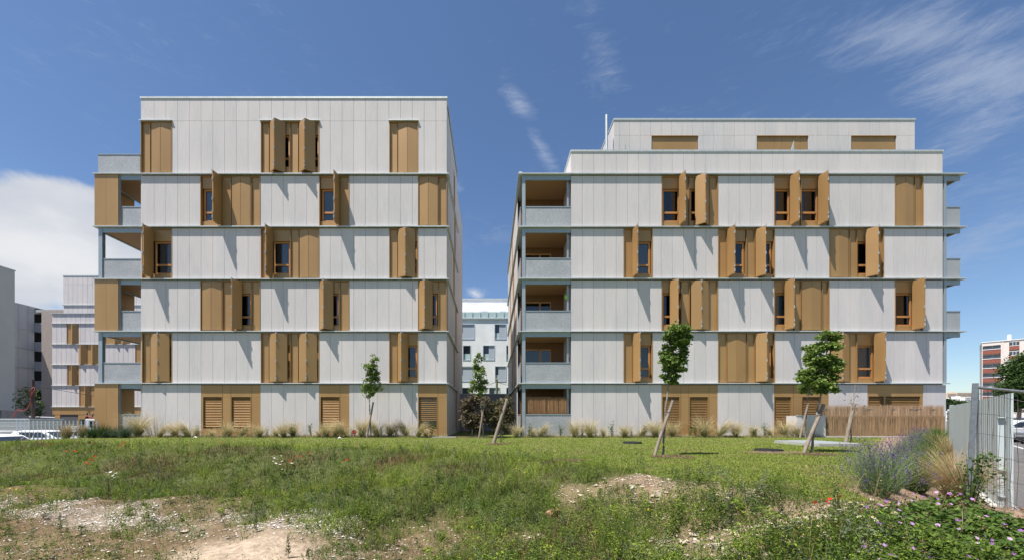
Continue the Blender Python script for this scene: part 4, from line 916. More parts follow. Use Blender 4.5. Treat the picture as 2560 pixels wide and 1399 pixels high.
# ============================================================= VEHICLES
def car(loc, rz, paint, label, L_=4.2, Hh=1.48, group='parked cars', rack=False):
    e = empty('parked_car', loc, label, 'car', group); O = Vector(loc); Wd = .86
    low = [(-L_ / 2, .35), (-L_ / 2 - .02, .62), (-L_ / 2 + .05, .92), (-L_ / 2 + .35, .97), (L_ / 2 - 1.15, .97), (L_ / 2 - .35, .80), (L_ / 2, .58), (L_ / 2, .30)]
    up = [(-L_ / 2 + .12, .95), (-L_ / 2 + .45, Hh - .06), (-L_ / 2 + 1.0, Hh), (L_ / 2 - 2.05, Hh - .02), (L_ / 2 - 1.75, Hh - .08), (L_ / 2 - .95, .95)]
    m_ = MB()
    def prism(pf, w0, w1fn):
        vs = []; n = len(pf)
        for sd in (-1, 1):
            for x, z in pf: vs.append((O.x + x, O.y + sd * w1fn(z), O.z + z))
        m_.add(vs, [tuple(range(n)), tuple(range(2 * n - 1, n - 1, -1))] + [(i, i + n, (i + 1) % n + n, (i + 1) % n) for i in range(n)])
    prism(low, Wd, lambda z: Wd - (.04 if z < .4 else 0) - (.03 if z > .9 else 0))
    prism(up, Wd, lambda z: Wd - .04 - (z - .95) * .28)
    b = m_.build('body', paint, e, bevel=.035)
    gw = lambda z: Wd - .036 - (z - .95) * .28 + .006
    for sd in (-1, 1):
        for (xa, xb, xc, xd) in ((-L_ / 2 + .55, -.35, -.35, -L_ / 2 + .72), (-.27, L_ / 2 - 1.22, L_ / 2 - 1.95, -.27)):
            m2 = MB(); za, zb = .99, Hh - .13
            m2.add([(O.x + xa, O.y + sd * gw(za), O.z + za), (O.x + xb, O.y + sd * gw(za), O.z + za), (O.x + xc, O.y + sd * gw(zb), O.z + zb), (O.x + xd, O.y + sd * gw(zb), O.z + zb)], [(0, 1, 2, 3)]); m2.build('side_window', carglass, e)
    for (x0, z0, x1, z1, nm) in ((L_ / 2 - 1.02, 1.0, L_ / 2 - 1.69, Hh - .12, 'windscreen'), (-L_ / 2 + .13, 1.02, -L_ / 2 + .38, Hh - .14, 'rear_window')):
        dx = .012 if nm == 'windscreen' else -.012; m2 = MB()
        m2.add([(O.x + x0 + dx, O.y - gw(z0) + .1, O.z + z0), (O.x + x0 + dx, O.y + gw(z0) - .1, O.z + z0), (O.x + x1 + dx, O.y + gw(z1) - .1, O.z + z1 + .01), (O.x + x1 + dx, O.y - gw(z1) + .1, O.z + z1 + .01)], [(0, 1, 2, 3)]); m2.build(nm, carglass, e)
    for sx in (-L_ / 2 + .78, L_ / 2 - .82):
        for sd in (-1, 1):
            m2 = MB(); m2.cyl((O.x + sx, O.y + sd * (Wd - .09), O.z + .31), (0, 1, 0), .31, .2, 20); wh = m2.build('wheel', rubber, e)
            m2 = MB(); m2.cyl((O.x + sx, O.y + sd * (Wd + .0), O.z + .31), (0, 1, 0), .19, .05, 14); m2.build('rim', hub_m, wh)
    for sd in (-1, 1):
        m2 = MB(); m2.box(O.x - L_ / 2 - .035, O.x - L_ / 2 + .12, O.y + sd * (Wd - .22), O.y + sd * (Wd + .005), O.z + .66, O.z + .95); m2.build('tail_light', redl, e)
        m2 = MB(); m2.box(O.x + L_ / 2 - .3, O.x + L_ / 2 + .0, O.y + sd * (Wd - .35), O.y + sd * (Wd + .005), O.z + .6, O.z + .74); m2.build('headlight', hub_m, e)
        m2 = MB(); m2.box(O.x + L_ / 2 - 1.35, O.x + L_ / 2 - 1.2, O.y + sd * Wd, O.y + sd * (Wd + .16), O.z + .98, O.z + 1.1); m2.build('wing_mirror', paint, e)
    m2 = MB(); m2.box(O.x - L_ / 2 - .045, O.x - L_ / 2 + .05, O.y - Wd + .05, O.y + Wd - .05, O.z + .34, O.z + .52); m2.build('bumper', darkm if paint is not card else card, e); m2 = MB(); m2.box(O.x + L_ / 2 - .05, O.x + L_ / 2 + .03, O.y - Wd + .05, O.y + Wd - .05, O.z + .3, O.z + .48); m2.build('bumper', darkm if paint is not card else card, e)
    if rack:
        m2 = MB()
        for sd in (-1, 1): m2.tube([(O.x - 1.5, O.y + sd * .55, O.z + Hh), (O.x - 1.3, O.y + sd * .55, O.z + Hh + .14), (O.x + .0, O.y + sd * .55, O.z + Hh + .14), (O.x + .25, O.y + sd * .55, O.z + Hh)], .025, 6)
        for q in range(4): m2.tube([(O.x - 1.2 + .38 * q, O.y - .55, O.z + Hh + .14), (O.x - 1.2 + .38 * q, O.y + .55, O.z + Hh + .14)], .018, 6)
        m2.build('roof_rack', carw, e)
    e.rotation_euler = (0, 0, rz); return e
car((-24.75, 20.0, -1.3), R(-8), carw, 'white estate car with a roof rack cut by the left edge of the picture', rack=True)
car((-30.6, 27.5, -1.3), R(8), carw, 'white parked car behind the slatted fence, only its roof showing', L_=4.0)
car((34.7, 26.6, -.60), R(45 + 128), carw, 'white hatchback parked past the near end of the metal fence', L_=4.0)
car((34.6, 24.2, -.62), R(45 + 150), cars_, 'silver hatchback cut by the right edge of the picture', L_=4.1)
for q, (px, Z_, py) in enumerate(((2541, 62, 1042), (2560, 58, 1046))):
    car((FX(px, Z_), Z_, -.3), R(20), card if q == 0 else cars_, ('dark plum car parked farthest along the street', 'grey car beside the dark plum one far along the street')[q])
# flatbed truck
TY = 45.0; tx0 = FX(118, TY); tg = -1.05
tr = empty('flatbed_truck', (FX(180, TY), TY, tg), 'white flatbed truck with slatted drop sides and a dark crane behind its cab', 'truck')
m_ = MB()
for y0_, y1_ in ((1064.5, 1068), (1069.5, 1073), (1074.5, 1078)): m_.box(tx0, FX(190, TY), TY, TY + .06, FZ(y1_, TY), FZ(y0_, TY)); m_.box(tx0, FX(190, TY), TY + 2, TY + 2.06, FZ(y1_, TY), FZ(y0_, TY))
m_.box(tx0, FX(190, TY), TY + .06, TY + 2, FZ(1078, TY), FZ(1076, TY))
for q in range(5): xx = tx0 + q * .78; m_.box(xx, xx + .05, TY - .02, TY, FZ(1078, TY), FZ(1064, TY))
m_.build('load_bed', carw, tr)
m_ = MB(); m_.box(tx0, FX(214, TY), TY + .5, TY + .7, tg + .55, FZ(1078.5, TY)); m_.box(tx0, FX(214, TY), TY + 1.4, TY + 1.6, tg + .55, FZ(1078.5, TY)); m_.build('chassis', darkm, tr)
cx0, cx1 = FX(213, TY), FX(256, TY); m_ = MB(); zc = FZ(1046, TY)
pf = [(cx0, tg + .5), (cx0, zc), (cx1 - .55, zc), (cx1 - .1, tg + 1.35), (cx1, tg + 1.2), (cx1, tg + .45)]
m_.add([(x, TY - .02, z) for x, z in pf] + [(x, TY + 2.05, z) for x, z in pf], [(0, 1, 2, 3, 4, 5)[::-1], tuple(range(6, 12))] + [(i, (i + 1) % 6, (i + 1) % 6 + 6, i + 6) for i in range(6)]); m_.build('cab', carw, tr, bevel=.05)
m_ = MB(); a = FX(222, TY); m_.add([(a, TY - .035, FZ(1066, TY)), (cx1 - .25, TY - .035, FZ(1068, TY)), (cx1 - .6, TY - .035, FZ(1051, TY)), (a, TY - .035, FZ(1051, TY))], [(0, 1, 2, 3)]); m_.build('side_window', carglass, tr)
for xx in (FX(135, TY), FX(150, TY), FX(240, TY)):
    for yy in (TY + .15, TY + 1.9):
        m_ = MB(); m_.cyl((xx, yy, tg + .4), (0, 1, 0), .4, .25, 18); wh = m_.build('wheel', rubber, tr)
        m_ = MB(); m_.cyl((xx, yy, tg + .4), (0, 1, 0), .2, .27, 12); m_.build('rim', hub_m, wh)
m_ = MB(); m_.box(FX(192, TY), FX(211, TY), TY + .3, TY + 1.8, tg + .6, FZ(1047, TY)); m_.tube([(FX(198, TY), TY + 1, FZ(1047, TY)), (FX(195, TY), TY + 1, FZ(1030, TY))], .06, 6); m_.tube([(FX(205, TY), TY + 1, FZ(1047, TY)), (FX(212, TY), TY + 1, FZ(1033, TY))], .06, 6); m_.build('crane', darkm, tr)
m_ = MB(); m_.tube([(FX(196, TY), TY + .8, FZ(1044, TY)), (FX(203, TY), TY + .7, FZ(1039, TY)), (FX(209, TY), TY + .8, FZ(1041, TY)), (FX(214, TY), TY + .8, FZ(1046, TY))], .10, 7); m_.build('crane_arm', conduitm, tr)
# box trailer, canopy, pole
BY = 31.0; bt = empty('box_trailer', (FX(30, BY), BY, -1.25), 'long silver-grey box trailer behind the white estate car', 'trailer')
m_ = MB(); m_.box(FX(-60, BY), FX(74, BY), BY, BY + 2.4, -.75, FZ(1049, BY)); 
m_.build('box_body', cars_, bt, bevel=.04)
m_ = MB(); m_.box(FX(-61, BY), FX(75, BY), BY - .03, BY + 2.43, FZ(1049, BY), FZ(1045, BY)); m_.build('roof_edge', flash, bt)
for z_ in (1056, 1066): 
    m_ = MB(); m_.box(FX(-60, BY), FX(74, BY), BY - .015, BY, FZ(z_ + .6, BY), FZ(z_, BY)); m_.build('side_rib', flash, bt)
for px in (0, 20, 24):
    m_ = MB(); m_.cyl((FX(px * 2, BY), BY + .3, -.8), (0, 1, 0), .45, .3, 18); m_.build('wheel', rubber, bt)
KY = 40.0; cp = empty('canopy', (FX(105, KY), KY, -1.25), 'low dark-roofed open canopy behind the wooden pole', 'canopy')
m_ = MB(); m_.add([(FX(70, KY), KY, FZ(1042, KY)), (FX(138, KY), KY, FZ(1044, KY)), (FX(136, KY + 5), KY + 5, FZ(1041, KY + 5)), (FX(74, KY + 5), KY + 5, FZ(1039, KY + 5)), (FX(72, KY), KY, FZ(1045, KY)), (FX(120, KY), KY, FZ(1049, KY)), (FX(120, KY + 5), KY + 5, FZ(1047, KY + 5)), (FX(74, KY + 5), KY + 5, FZ(1042, KY + 5))], [(0, 1, 2, 3), (4, 7, 6, 5), (0, 4, 5, 1), (1, 5, 6, 2), (2, 6, 7, 3), (3, 7, 4, 0)]); m_.build('roof', render_g, cp)
for px in (76, 96, 116):
    m_ = MB(); m_.box(FX(px, KY), FX(px, KY) + .1, KY + .1, KY + .2, -1.25, FZ(1047, KY)); m_.build('post', darkm, cp)
m_ = MB(); m_.box(FX(74, KY + 5), FX(130, KY + 5), KY + 4.9, KY + 5, -1.25, FZ(1046, KY)); m_.build('rear_wall', darkm, cp)
PY = 33.0; up_ = empty('utility_pole', (FX(82, PY), PY, -1.25), 'dark wooden utility pole wrapped with a drooping red conduit', 'utility pole')
m_ = MB(); m_.tube([(FX(82, PY), PY, -1.25), (FX(82.5, PY), PY, FZ(948, PY))], [.15, .10], 8); m_.build('pole', poleb, up_)
m_ = MB(); m_.tube([(FX(a, PY), PY - .2, FZ(b, PY)) for a, b in ((40, 1042), (50, 1024), (62, 1026), (74, 1022), (82, 1010), (86, 995), (81, 978), (92, 967), (95, 972), (84, 990))], .05, 6); m_.build('conduit', conduitm, up_)
m_ = MB(); m_.tube([(FX(82 + t * 17, PY + t), PY + t * .9, FZ(963 + t * 2.6 + .0 * t, PY + t)) for t in range(0, 14)], .018, 4); m_.build('cable', darkm, up_)
# lane posts behind the garden wall
lpz = 38.0; pp = empty('utility_pole', (FX(1242, lpz), lpz, 0), 'weathered pole with cables rising behind the grey wall in the gap', 'utility pole')
m_ = MB(); m_.tube([(FX(1242, lpz), lpz, 0), (FX(1242, lpz), lpz, FZ(946, lpz))], [.13, .10], 8); m_.build('pole', mat('mossy_wood', (.16, .17, .09), .9), pp)
m_ = MB(); m_.box(FX(1239, lpz), FX(1245, lpz), lpz - .1, lpz + .1, FZ(948, lpz), FZ(944, lpz)); m_.build('cap', concrete, pp)
m_ = MB()
for a, b in (((1242, 953), (1200, 966)), ((1242, 953), (1275, 962))): m_.tube([(FX(a[0] + (b[0] - a[0]) * t, lpz), lpz, FZ(a[1] + (b[1] - a[1]) * t + 6 * t * (1 - t), lpz)) for t in (0, .25, .5, .75, 1)], .02, 4)
m_.build('cable', darkm, pp)

# ============================================================= TREES
def tree(name, label, cat, Z, trunk, blobs, nleaf, lsize, cA, cB, stake=None, limbs=True, group=None, rad=.035, stake_label=None, drad=1.0):
    base = G(trunk[0][0], trunk[0][1], Z + 8) if Z < 0 else (FX(trunk[0][0], Z), Z, float(H(FX(trunk[0][0], Z), Z)))
    t = empty(name, base, label, cat, group)
    m_ = MB(); pts = [Vector((FX(a, Z), Z, FZ(b, Z))) for a, b in trunk]; pts[0] = Vector((base[0], base[1], base[2] - .05))
    P2 = []
    for i in range(len(pts) - 1):
        for k in range(4): f = k / 4; P2.append(pts[i].lerp(pts[i + 1], f) + Vector((random.gauss(0, .006), random.gauss(0, .006), 0)))
    P2.append(pts[-1]); n = len(P2)
    m_.tube(P2, [rad * (1 - .7 * i / n) for i in range(n)], 8); 
    tk = m_.build('trunk', bark, t)
    m_ = MB(); cen = []
    for b in blobs:
        c = Vector((FX(b[0], Z), Z + random.uniform(-.5, .5) * b[2] * Z / F, FZ(b[1], Z))); cen.append(c)
        src = min(P2[len(P2) // 3:], key=lambda p: (p - c).length + (3 if p.z > c.z - .03 else 0)); mid = src.lerp(c, .5) + Vector((0, 0, .03))
        m_.tube([src, mid, c], [rad * .4, rad * .3, rad * .12], 5)
        for q in range(5):
            d = Vector((random.gauss(0, 1), random.gauss(0, 1), random.gauss(.2, .8))).normalized() * b[2] * Z / F * .75; m_.tube([mid.lerp(c, random.random()), c + d], [rad * .16, rad * .07], 4)
    m_.build('branches', bark, t)
    if nleaf:
        ar = np.array([b[2] * b[3] for b in blobs], float); ar /= ar.sum(); PP = []; CCc = []
        for c, b, a in zip(cen, blobs, ar):
            n = int(nleaf * a); rx, rz = b[2] * Z / F, b[3] * Z / F
            ncl = max(6, n // 26); d = rng.normal(size=(ncl, 3)); d /= np.linalg.norm(d, axis=1)[:, None]; d *= (rng.uniform(.05, 1.25, (ncl, 1)) ** .5)
            cc_ = np.array(c)[None] + d * np.array([rx, rx * .9 * drad, rz])[None]
            idx = rng.integers(0, ncl, n); p = cc_[idx] + rng.normal(0, .21, (n, 3)) * np.array([rx, rx, rz])[None]
            sh = rng.uniform(0, 1, ncl)[idx] * .6 + rng.uniform(0, 1, n) * .4
            PP.append(p); CCc.append(np.array(cA)[None] * (1 - sh[:, None]) + np.array(cB)[None] * sh[:, None])
        PP = np.concatenate(PP); CCc = np.concatenate(CCc)
        V, T, cl = leaves(PP - np.array(base), rng.uniform(.7, 1.3, len(PP)) * lsize, CCc, aspect=.85)
        arrmesh('crown', V, T, cl, veg, t)
    if stake:
        (a, b), (c, d), sr = stake; g0 = (FX(a, Z - .12), Z - .12, float(H(FX(a, Z - .12), Z - .12)))
        m_ = MB(); A_ = Vector(g0); B_ = Vector((FX(c, Z), Z + .02, FZ(d, Z)))
        m_.tube([A_ - Vector((0, 0, .06)), A_.lerp(B_, .35), A_.lerp(B_, .7), B_], [sr, sr * .98, sr * .97, sr * .95], 10)
        so = m_.build('tree_stake', stakew, None); tag(so, stake_label, 'stake', 'leaning wooden tree stakes')
        m_ = MB(); q = A_.lerp(B_, .78); tt = min(P2, key=lambda p: abs(p.z - q.z)); m_.tube([q + Vector((sr, -sr, 0)), Vector((tt.x - .04, tt.y - .04, q.z)), Vector((tt.x, tt.y + .05, q.z)), q + Vector((0, sr + .01, 0))], .008, 5); o = m_.build('tie', darkm, None); o.parent = so
    return t
gA, gB = (.065, .12, .02), (.24, .33, .07)
def bl4(L, x0, y0, s): return [(x0 + a / s, y0 + b / s, c / s, d / s) for a, b, c, d in L]
tree('young_tree', 'young staked tree with a slender crown before the left block', 'tree', 20.0, [(928, 1093), (925, 1035), (923, 990), (926, 930), (932, 892)],
     bl4([(935, 680, 30, 35), (925, 740, 42, 40), (905, 770, 45, 35), (900, 830, 50, 45), (950, 800, 35, 40), (950, 860, 35, 35), (880, 910, 50, 40), (940, 920, 50, 40), (905, 960, 40, 28)], 640, 680, 3.18), 3000, .08, gA, gB, ((917, 1092), (933, 1004), .045), group='young staked trees on the lawn', stake_label='leaning stake beside the tree in front of the left block')
tree('young_tree', 'narrow young tree with a pale trunk in front of the gap between the blocks', 'tree', 19.4, [(1209, 1094), (1206, 1050), (1202, 1010), (1200, 960), (1195, 900)],
     bl4([(238, 680, 30, 35), (225, 740, 30, 45), (262, 760, 28, 30), (245, 810, 45, 40), (280, 860, 38, 32), (235, 880, 45, 40), (270, 920, 48, 35), (215, 920, 40, 30), (265, 955, 40, 25)], 1120, 680, 3.18), 2800, .08, gA, gB, ((1197, 1093), (1212, 998), .045), group='young staked trees on the lawn', stake_label='leaning stake beside the pale-trunked tree at the gap')
tree('dead_sapling', 'dead leafless sapling with tangled bare stems tied to a thick stake', 'tree', 15.6, [(1253, 1106), (1252, 1085), (1256, 1060), (1257, 1030), (1256, 1000)],
     [(1250, 1020, 8, 12), (1262, 1010, 6, 14), (1256, 1045, 8, 16), (1252, 1070, 6, 14), (1258, 1085, 5, 10)], 160, .06, (.16, .12, .06), (.22, .17, .09), ((1233, 1108), (1269, 996), .07), rad=.022, stake_label='thick leaning stake holding the dead sapling')
tree('young_tree', 'tall young tree with a two-lobed crown in the middle of the lawn', 'tree', 10.33, [(1657, 1138), (1660, 1090), (1664, 1020), (1672, 965), (1678, 900), (1690, 840)],
     bl4([(1290, 450, 70, 40), (1360, 440, 50, 35), (1370, 500, 45, 40), (1270, 500, 50, 35), (1320, 540, 60, 35), (1265, 570, 40, 30), (1360, 600, 36, 50), (1225, 620, 45, 32), (1220, 680, 55, 32), (1280, 650, 45, 40), (1340, 680, 45, 35), (1250, 720, 40, 30), (1310, 740, 50, 28), (1240, 790, 34, 24), (1290, 780, 40, 28), (1260, 820, 32, 22), (1300, 830, 26, 20)], 1260, 680, 3.041), 5000, .075, gA, gB, ((1634, 1139), (1684, 998), .042), group='young staked trees on the lawn', rad=.032, stake_label='leaning stake beside the tree in the middle of the lawn')
tree('young_tree', 'young tree with the broadest crown standing by the low concrete slab', 'tree', 11.3, [(2027, 1130), (2032, 1090), (2042, 1035), (2052, 985), (2058, 930), (2070, 860)],
     bl4([(925, 480, 55, 35), (985, 500, 45, 35), (900, 560, 75, 35), (960, 570, 50, 35), (860, 600, 50, 30), (900, 650, 60, 35), (990, 670, 50, 40), (860, 700, 60, 35), (940, 710, 70, 40), (985, 740, 50, 35), (800, 760, 60, 35), (880, 780, 70, 40), (960, 800, 50, 35), (760, 800, 45, 28), (840, 840, 60, 35), (920, 860, 60, 35), (870, 890, 40, 25), (980, 890, 35, 20)], 1760, 680, 3.041), 6200, .08, gA, gB, ((2008, 1131), (2061, 1010), .05), group='young staked trees on the lawn', rad=.036, stake_label='thick leaning stake beside the tree at the concrete slab')
tree('young_tree', 'slim young tree standing close behind the broad-crowned one near the right block', 'tree', 19.8, [(2013, 1092), (2016, 1050), (2019, 1000), (2022, 950), (2024, 900)],
     bl4([(795, 610, 32, 28), (810, 650, 36, 30), (790, 690, 30, 20), (760, 780, 40, 35), (800, 820, 40, 40), (770, 870, 45, 35), (800, 900, 40, 25)], 1760, 680, 3.041), 3200, .085, gA, gB, ((1999, 1093), (2021, 1008), .045), group='young staked trees on the lawn', stake_label='leaning stake of the slim tree near the right block')
tree('dead_sapling', 'bare leafless young tree tied to a thick stake before the reed fence', 'tree', 16.7, [(2127, 1103), (2128, 1060), (2133, 1012), (2138, 960)],
     [(2125, 1010, 12, 10), (2140, 985, 10, 20), (2150, 1010, 14, 14), (2132, 1000, 14, 12), (2148, 1030, 12, 10)], 60, .05, (.20, .14, .09), (.26, .20, .12), ((2114, 1104), (2136, 1009), .07), rad=.028, stake_label='thick leaning stake of the bare tree before the reed fence')
# big trees at the right edge and hedge
tree('street_tree', 'large green street tree in front of the brick-banded block', 'tree', 48.0, [(2545, 1075), (2548, 1030), (2552, 980)],
     [(2550, 930, 28, 30), (2530, 960, 26, 22), (2560, 900, 24, 16), (2515, 975, 20, 14), (2545, 985, 30, 22), (2575, 950, 30, 40), (2560, 1010, 26, 16), (2530, 1000, 24, 14), (2560, 990, 30, 20), (2505, 985, 14, 10)], 16000, .22, (.03, .065, .016), (.085, .15, .035), rad=.25)
tree('street_tree', 'dark rounded trees beyond the far end of the metal gate', 'tree', 70.0, [(2385, 1060), (2386, 1020)], [(2378, 1005, 14, 9), (2396, 1010, 18, 8), (2370, 1012, 12, 8), (2418, 1010, 18, 6)], 4000, .3, (.03, .06, .016), (.07, .12, .03), rad=.2)
tree('street_tree', 'thin yellow-green tree beside the wooden utility pole', 'tree', 36.0, [(78, 1060), (80, 1010), (76, 970)], [(60, 1000, 16, 22), (80, 975, 18, 16), (95, 1005, 15, 22), (70, 1025, 18, 12), (98, 1030, 12, 14)], 900, .16, (.09, .14, .03), (.16, .21, .06), rad=.07)
pC, pD = (.06, .042, .036), (.22, .175, .10)
tree('dark_shrub', 'large purple-brown leafed shrub left of the gap beside the left block', 'shrub', 20.95, [(1180, 1085), (1182, 1060), (1185, 1030)],
     [(1168, 1015, 16, 18), (1190, 1005, 20, 18), (1210, 1012, 18, 20), (1172, 1045, 20, 20), (1198, 1040, 22, 22), (1215, 1040, 14, 18), (1185, 1068, 20, 12), (1165, 1030, 14, 16)], 3600, .12, pC, pD, group='dark shrubs in the gap', rad=.05)
tree('dark_shrub', 'large purple-brown leafed shrub right of the gap under the corner balconies', 'shrub', 20.85, [(1252, 1085), (1250, 1060), (1250, 1030)],
     [(1240, 1020, 16, 16), (1262, 1012, 18, 18), (1275, 1030, 10, 20), (1245, 1045, 18, 18), (1266, 1048, 14, 18), (1250, 1068, 18, 12), (1228, 1045, 12, 16)], 3300, .12, pC, (.20, .19, .08), group='dark shrubs in the gap', rad=.05)
# ============================================================= LAWN FURNITURE
def ring(name, x, y, rx, ry, col, label, cat, n=900, sz=.03, grp=None):
    a = rng.uniform(0, 2 * np.pi, n); r = np.sqrt(rng.uniform(0, 1, n)); X = x + np.cos(a) * r * rx; Y = y + np.sin(a) * r * ry
    P = np.stack([X, Y, H(X, Y) + rng.uniform(.01, .045, n)], 1)
    V, T, c_ = leaves(P, rng.uniform(.5, 1.6, n) * sz, np.array(col)[None] * rng.uniform(.6, 1.35, (n, 1)), up=1.2, aspect=.35)
    o = arrmesh(name, V, T, c_, petal); kind(o, 'stuff'); o['label'] = label; o['category'] = cat
    return o
for (px, py, rx, ry, lb) in ((1680, 1142, .55, .35, 'wood mulch around the middle lawn tree'), (2035, 1136, .5, .35, 'wood mulch around the broad-crowned tree'), (935, 1092, 1.0, .5, 'wood mulch around the tree before the left block'), (1245, 1110, .45, .3, 'wood mulch around the dead sapling'), (1190, 1092, 1.5, .6, 'bark mulch bed under the dark shrubs'), (1410, 1152, .55, .28, 'dry bare patch in the lawn')):
    x, y, z = G(px, py); ring('mulch', x, y, rx, ry, (.27, .18, .125), lb, 'mulch', n=int(2600 * rx))
def manhole(px, py, r, lb):
    x, y, z = G(px, py); e = empty('manhole_cover', (x, y, z), lb, 'manhole cover', 'round covers in the lawn')
    m_ = MB(); m_.cyl((x, y, z + .035), (0, 0, 1), r, .06, 28); m_.build('cover', darkm, e)
    m_ = MB()
    for k in range(-3, 4): w_ = math.sqrt(max(0, r * r - (k * r / 4) ** 2)) * .9; m_.box(x - w_, x + w_, y + k * r / 4 - .012, y + k * r / 4 + .012, z + .064, z + .072)
    m_.build('tread_pattern', darkm, e)
manhole(1922, 1127, .36, 'dark round manhole cover set in bare sandy ground near the slab'); manhole(1581, 1107.5, .36, 'dark round manhole cover flush in the lawn towards the right block')
x, y, z = G(1935, 1132); ring('gravel_patch', x, y, .75, .32, (.42, .31, .22), 'sandy gravel around the manhole cover', 'gravel', n=2600, sz=.022)
A_, B_, C_, D_ = (11.3, 15.8), (11.35, 13.7), (13.0, 13.9), (12.9, 16.0)
m_ = MB(); zt = .10; m_.add([(p[0], p[1], -.1) for p in (A_, B_, C_, D_)] + [(p[0], p[1], zt) for p in (A_, B_, C_, D_)], [(3, 2, 1, 0), (4, 5, 6, 7), (0, 1, 5, 4), (1, 2, 6, 5), (2, 3, 7, 6), (3, 0, 4, 7)])
sb = m_.build('concrete_slab', concrete, None); tag(sb, 'low flat concrete slab standing proud of the lawn behind the broad-crowned tree', 'slab')
m_ = MB(); q = lambda f, g: (A_[0] * (1 - f) * (1 - g) + B_[0] * f * (1 - g) + C_[0] * f * g + D_[0] * (1 - f) * g, A_[1] * (1 - f) * (1 - g) + B_[1] * f * (1 - g) + C_[1] * f * g + D_[1] * (1 - f) * g)
c4 = [q(.08, .08), q(.92, .08), q(.92, .92), q(.08, .92)]; m_.add([(a, b, zt + .004) for a, b in c4] + [(a, b, zt + .015) for a, b in c4], [(4, 5, 6, 7), (0, 1, 5, 4), (1, 2, 6, 5), (2, 3, 7, 6), (3, 0, 4, 7)]); o = m_.build('steel_lid', galv, None); o.parent = sb
# red plastic toy, white scraps
x, y, z = G(886, 1092); rt = empty('red_pinwheel', (x, y, z), 'small dark red round plastic thing at the lawn edge before the left block', 'plastic toy')
m_ = MB(); m_.cyl((x, y, z + .28), (0, 1, .1), .115, .06, 20); m_.build('disc', redp, rt); m_ = MB(); m_.tube([(x, y + .03, z + .2), (x + .03, y + .03, z - .02)], [.05, .02], 6); m_.build('stalk', redp, rt)
for px, py, lb in ((849, 1095, 'white scrap lying on the lawn left of the red plastic thing'), (1386 / 2.844, 1093.5, 'small white scrap on the lawn before the bent grass clump')):
    x, y, z = G(px, py); m_ = MB(); m_.add([(x - .1, y, z + .01), (x + .1, y + .02, z + .01), (x + .03, y - .06, z + .05), (x - .03, y + .08, z + .09)], [(0, 2, 3), (2, 1, 3), (0, 3, 1), (0, 1, 2)]); o = m_.build('plastic_scrap', render_w, None); tag(o, lb, 'litter')
m_ = MB(); x0, y0, z0 = G(1085, 1093); m_.box(x0 - .1, x0 + 1.1, y0 - .1, y0 + .5, -.02, .035); o = m_.build('paving_stone', pavemat, None); tag(o, 'pale paving stone at the corner of the left block', 'paving')

# roads
def strip(name, d0, d1, dz, m, s0=-1, s1=60, n=60):
    s = np.linspace(s0, s1, n); V = []
    for t in s:
        for d in (d0, d1): V.append((FN[0] + FU[0] * t + FW[0] * d, FN[1] + FU[1] * t + FW[1] * d, float(-1.12 + .5 * sst((FN[1] + FU[1] * t - 8) / 16)) + dz))
    me = MB(); me.add(V, [(2 * i, 2 * i + 2, 2 * i + 3, 2 * i + 1)[::-1] for i in range(n - 1)]); return kind(me.build(name, m), 'structure')
strip('pavement', .3, 3.1, .13, asphalt); strip('kerb', 3.1, 3.25, .14, concrete); strip('road', 3.25, 14, .03, asphalt, n=60)
m_ = MB(); m_.add([(-62, 19.3, -1.235), (-25.3, 19.3, -1.235), (-25.3, 53, -1.235), (-62, 53, -1.235)], [(0, 1, 2, 3)]); kind(m_.build('road', asphalt), 'structure')

# ============================================================= GRASSES
def clump(n, h, spread, c0, c1, droop=1.2, wd=.006, dirn=None, tl=.25, base_r=.05):
    b = np.zeros((n, 3)); a = rng.uniform(0, 2 * np.pi, n); r = base_r * np.sqrt(rng.uniform(0, 1, n)); b[:, 0] = np.cos(a) * r; b[:, 1] = np.sin(a) * r
    az = rng.uniform(0, 2 * np.pi, n)
    if dirn is not None: az = np.where(rng.uniform(0, 1, n) < .8, dirn + rng.normal(0, .35, n), az)
    ln = h * rng.uniform(.55, 1.2, n); ti = np.abs(rng.normal(0, tl, n)) * spread; dr = np.abs(rng.normal(droop, .35, n)) * spread
    k0 = np.array(c0)[None] * rng.uniform(.7, 1.3, (n, 1)); k1 = np.array(c1)[None] * rng.uniform(.7, 1.25, (n, 1))
    return strands(b, ln, np.full(n, wd), az, ti, dr, 5, k0, k1)
straw0, straw1 = (.22, .235, .075), (.72, .58, .36)
stip = []
for v, (n, h, sp, dn, dr) in enumerate(((400, .90, 1.25, None, .9), (300, .72, 1.3, None, .8), (360, .98, 1.05, 0.0, 1.5), (360, .98, 1.05, 3.14, 1.5), (240, .66, 1.0, None, .7))):
    V, T, c_ = clump(n, h, sp, straw0, straw1, dr, .011, dn); 
    me = arrmesh('feather_grass', V, T, c_, veg); C.objects.unlink(me); stip.append(me)
xsL = [(346, 0, 1.5), (399, 2, .9), (437, 0, .85), (471, 3, 1.2), (492, 1, .8), (529, 1, .7), (569, 0, 1.05), (602, 2, 1.0), (649, 0, .95), (690, 1, .8), (709, 0, .85), (733, 0, 1.1), (797, 1, .8), (816, 0, 1.1), (838, 2, 1.1), (862, 3, 1.25), (904, 0, 1.0), (944, 3, 1.1), (976, 0, .95), (1017, 3, 1.05), (1045, 2, 1.05), (1064, 1, .8)]
xsR = [(1291, 0, 1.0), (1332, 1, .9), (1350, 2, 1.0), (1437, 0, 1.15), (1474, 0, 1.05), (1508, 4, .9), (1562, 0, 1.0), (1602, 2, .95), (1638, 0, 1.1), (1681, 0, 1.15), (1760, 0, 1.15), (1799, 2, 1.1), (1839, 0, 1.0), (1883, 1, 1.0), (1924, 1, .85), (1960, 0, 1.15), (1997, 0, 1.1)]
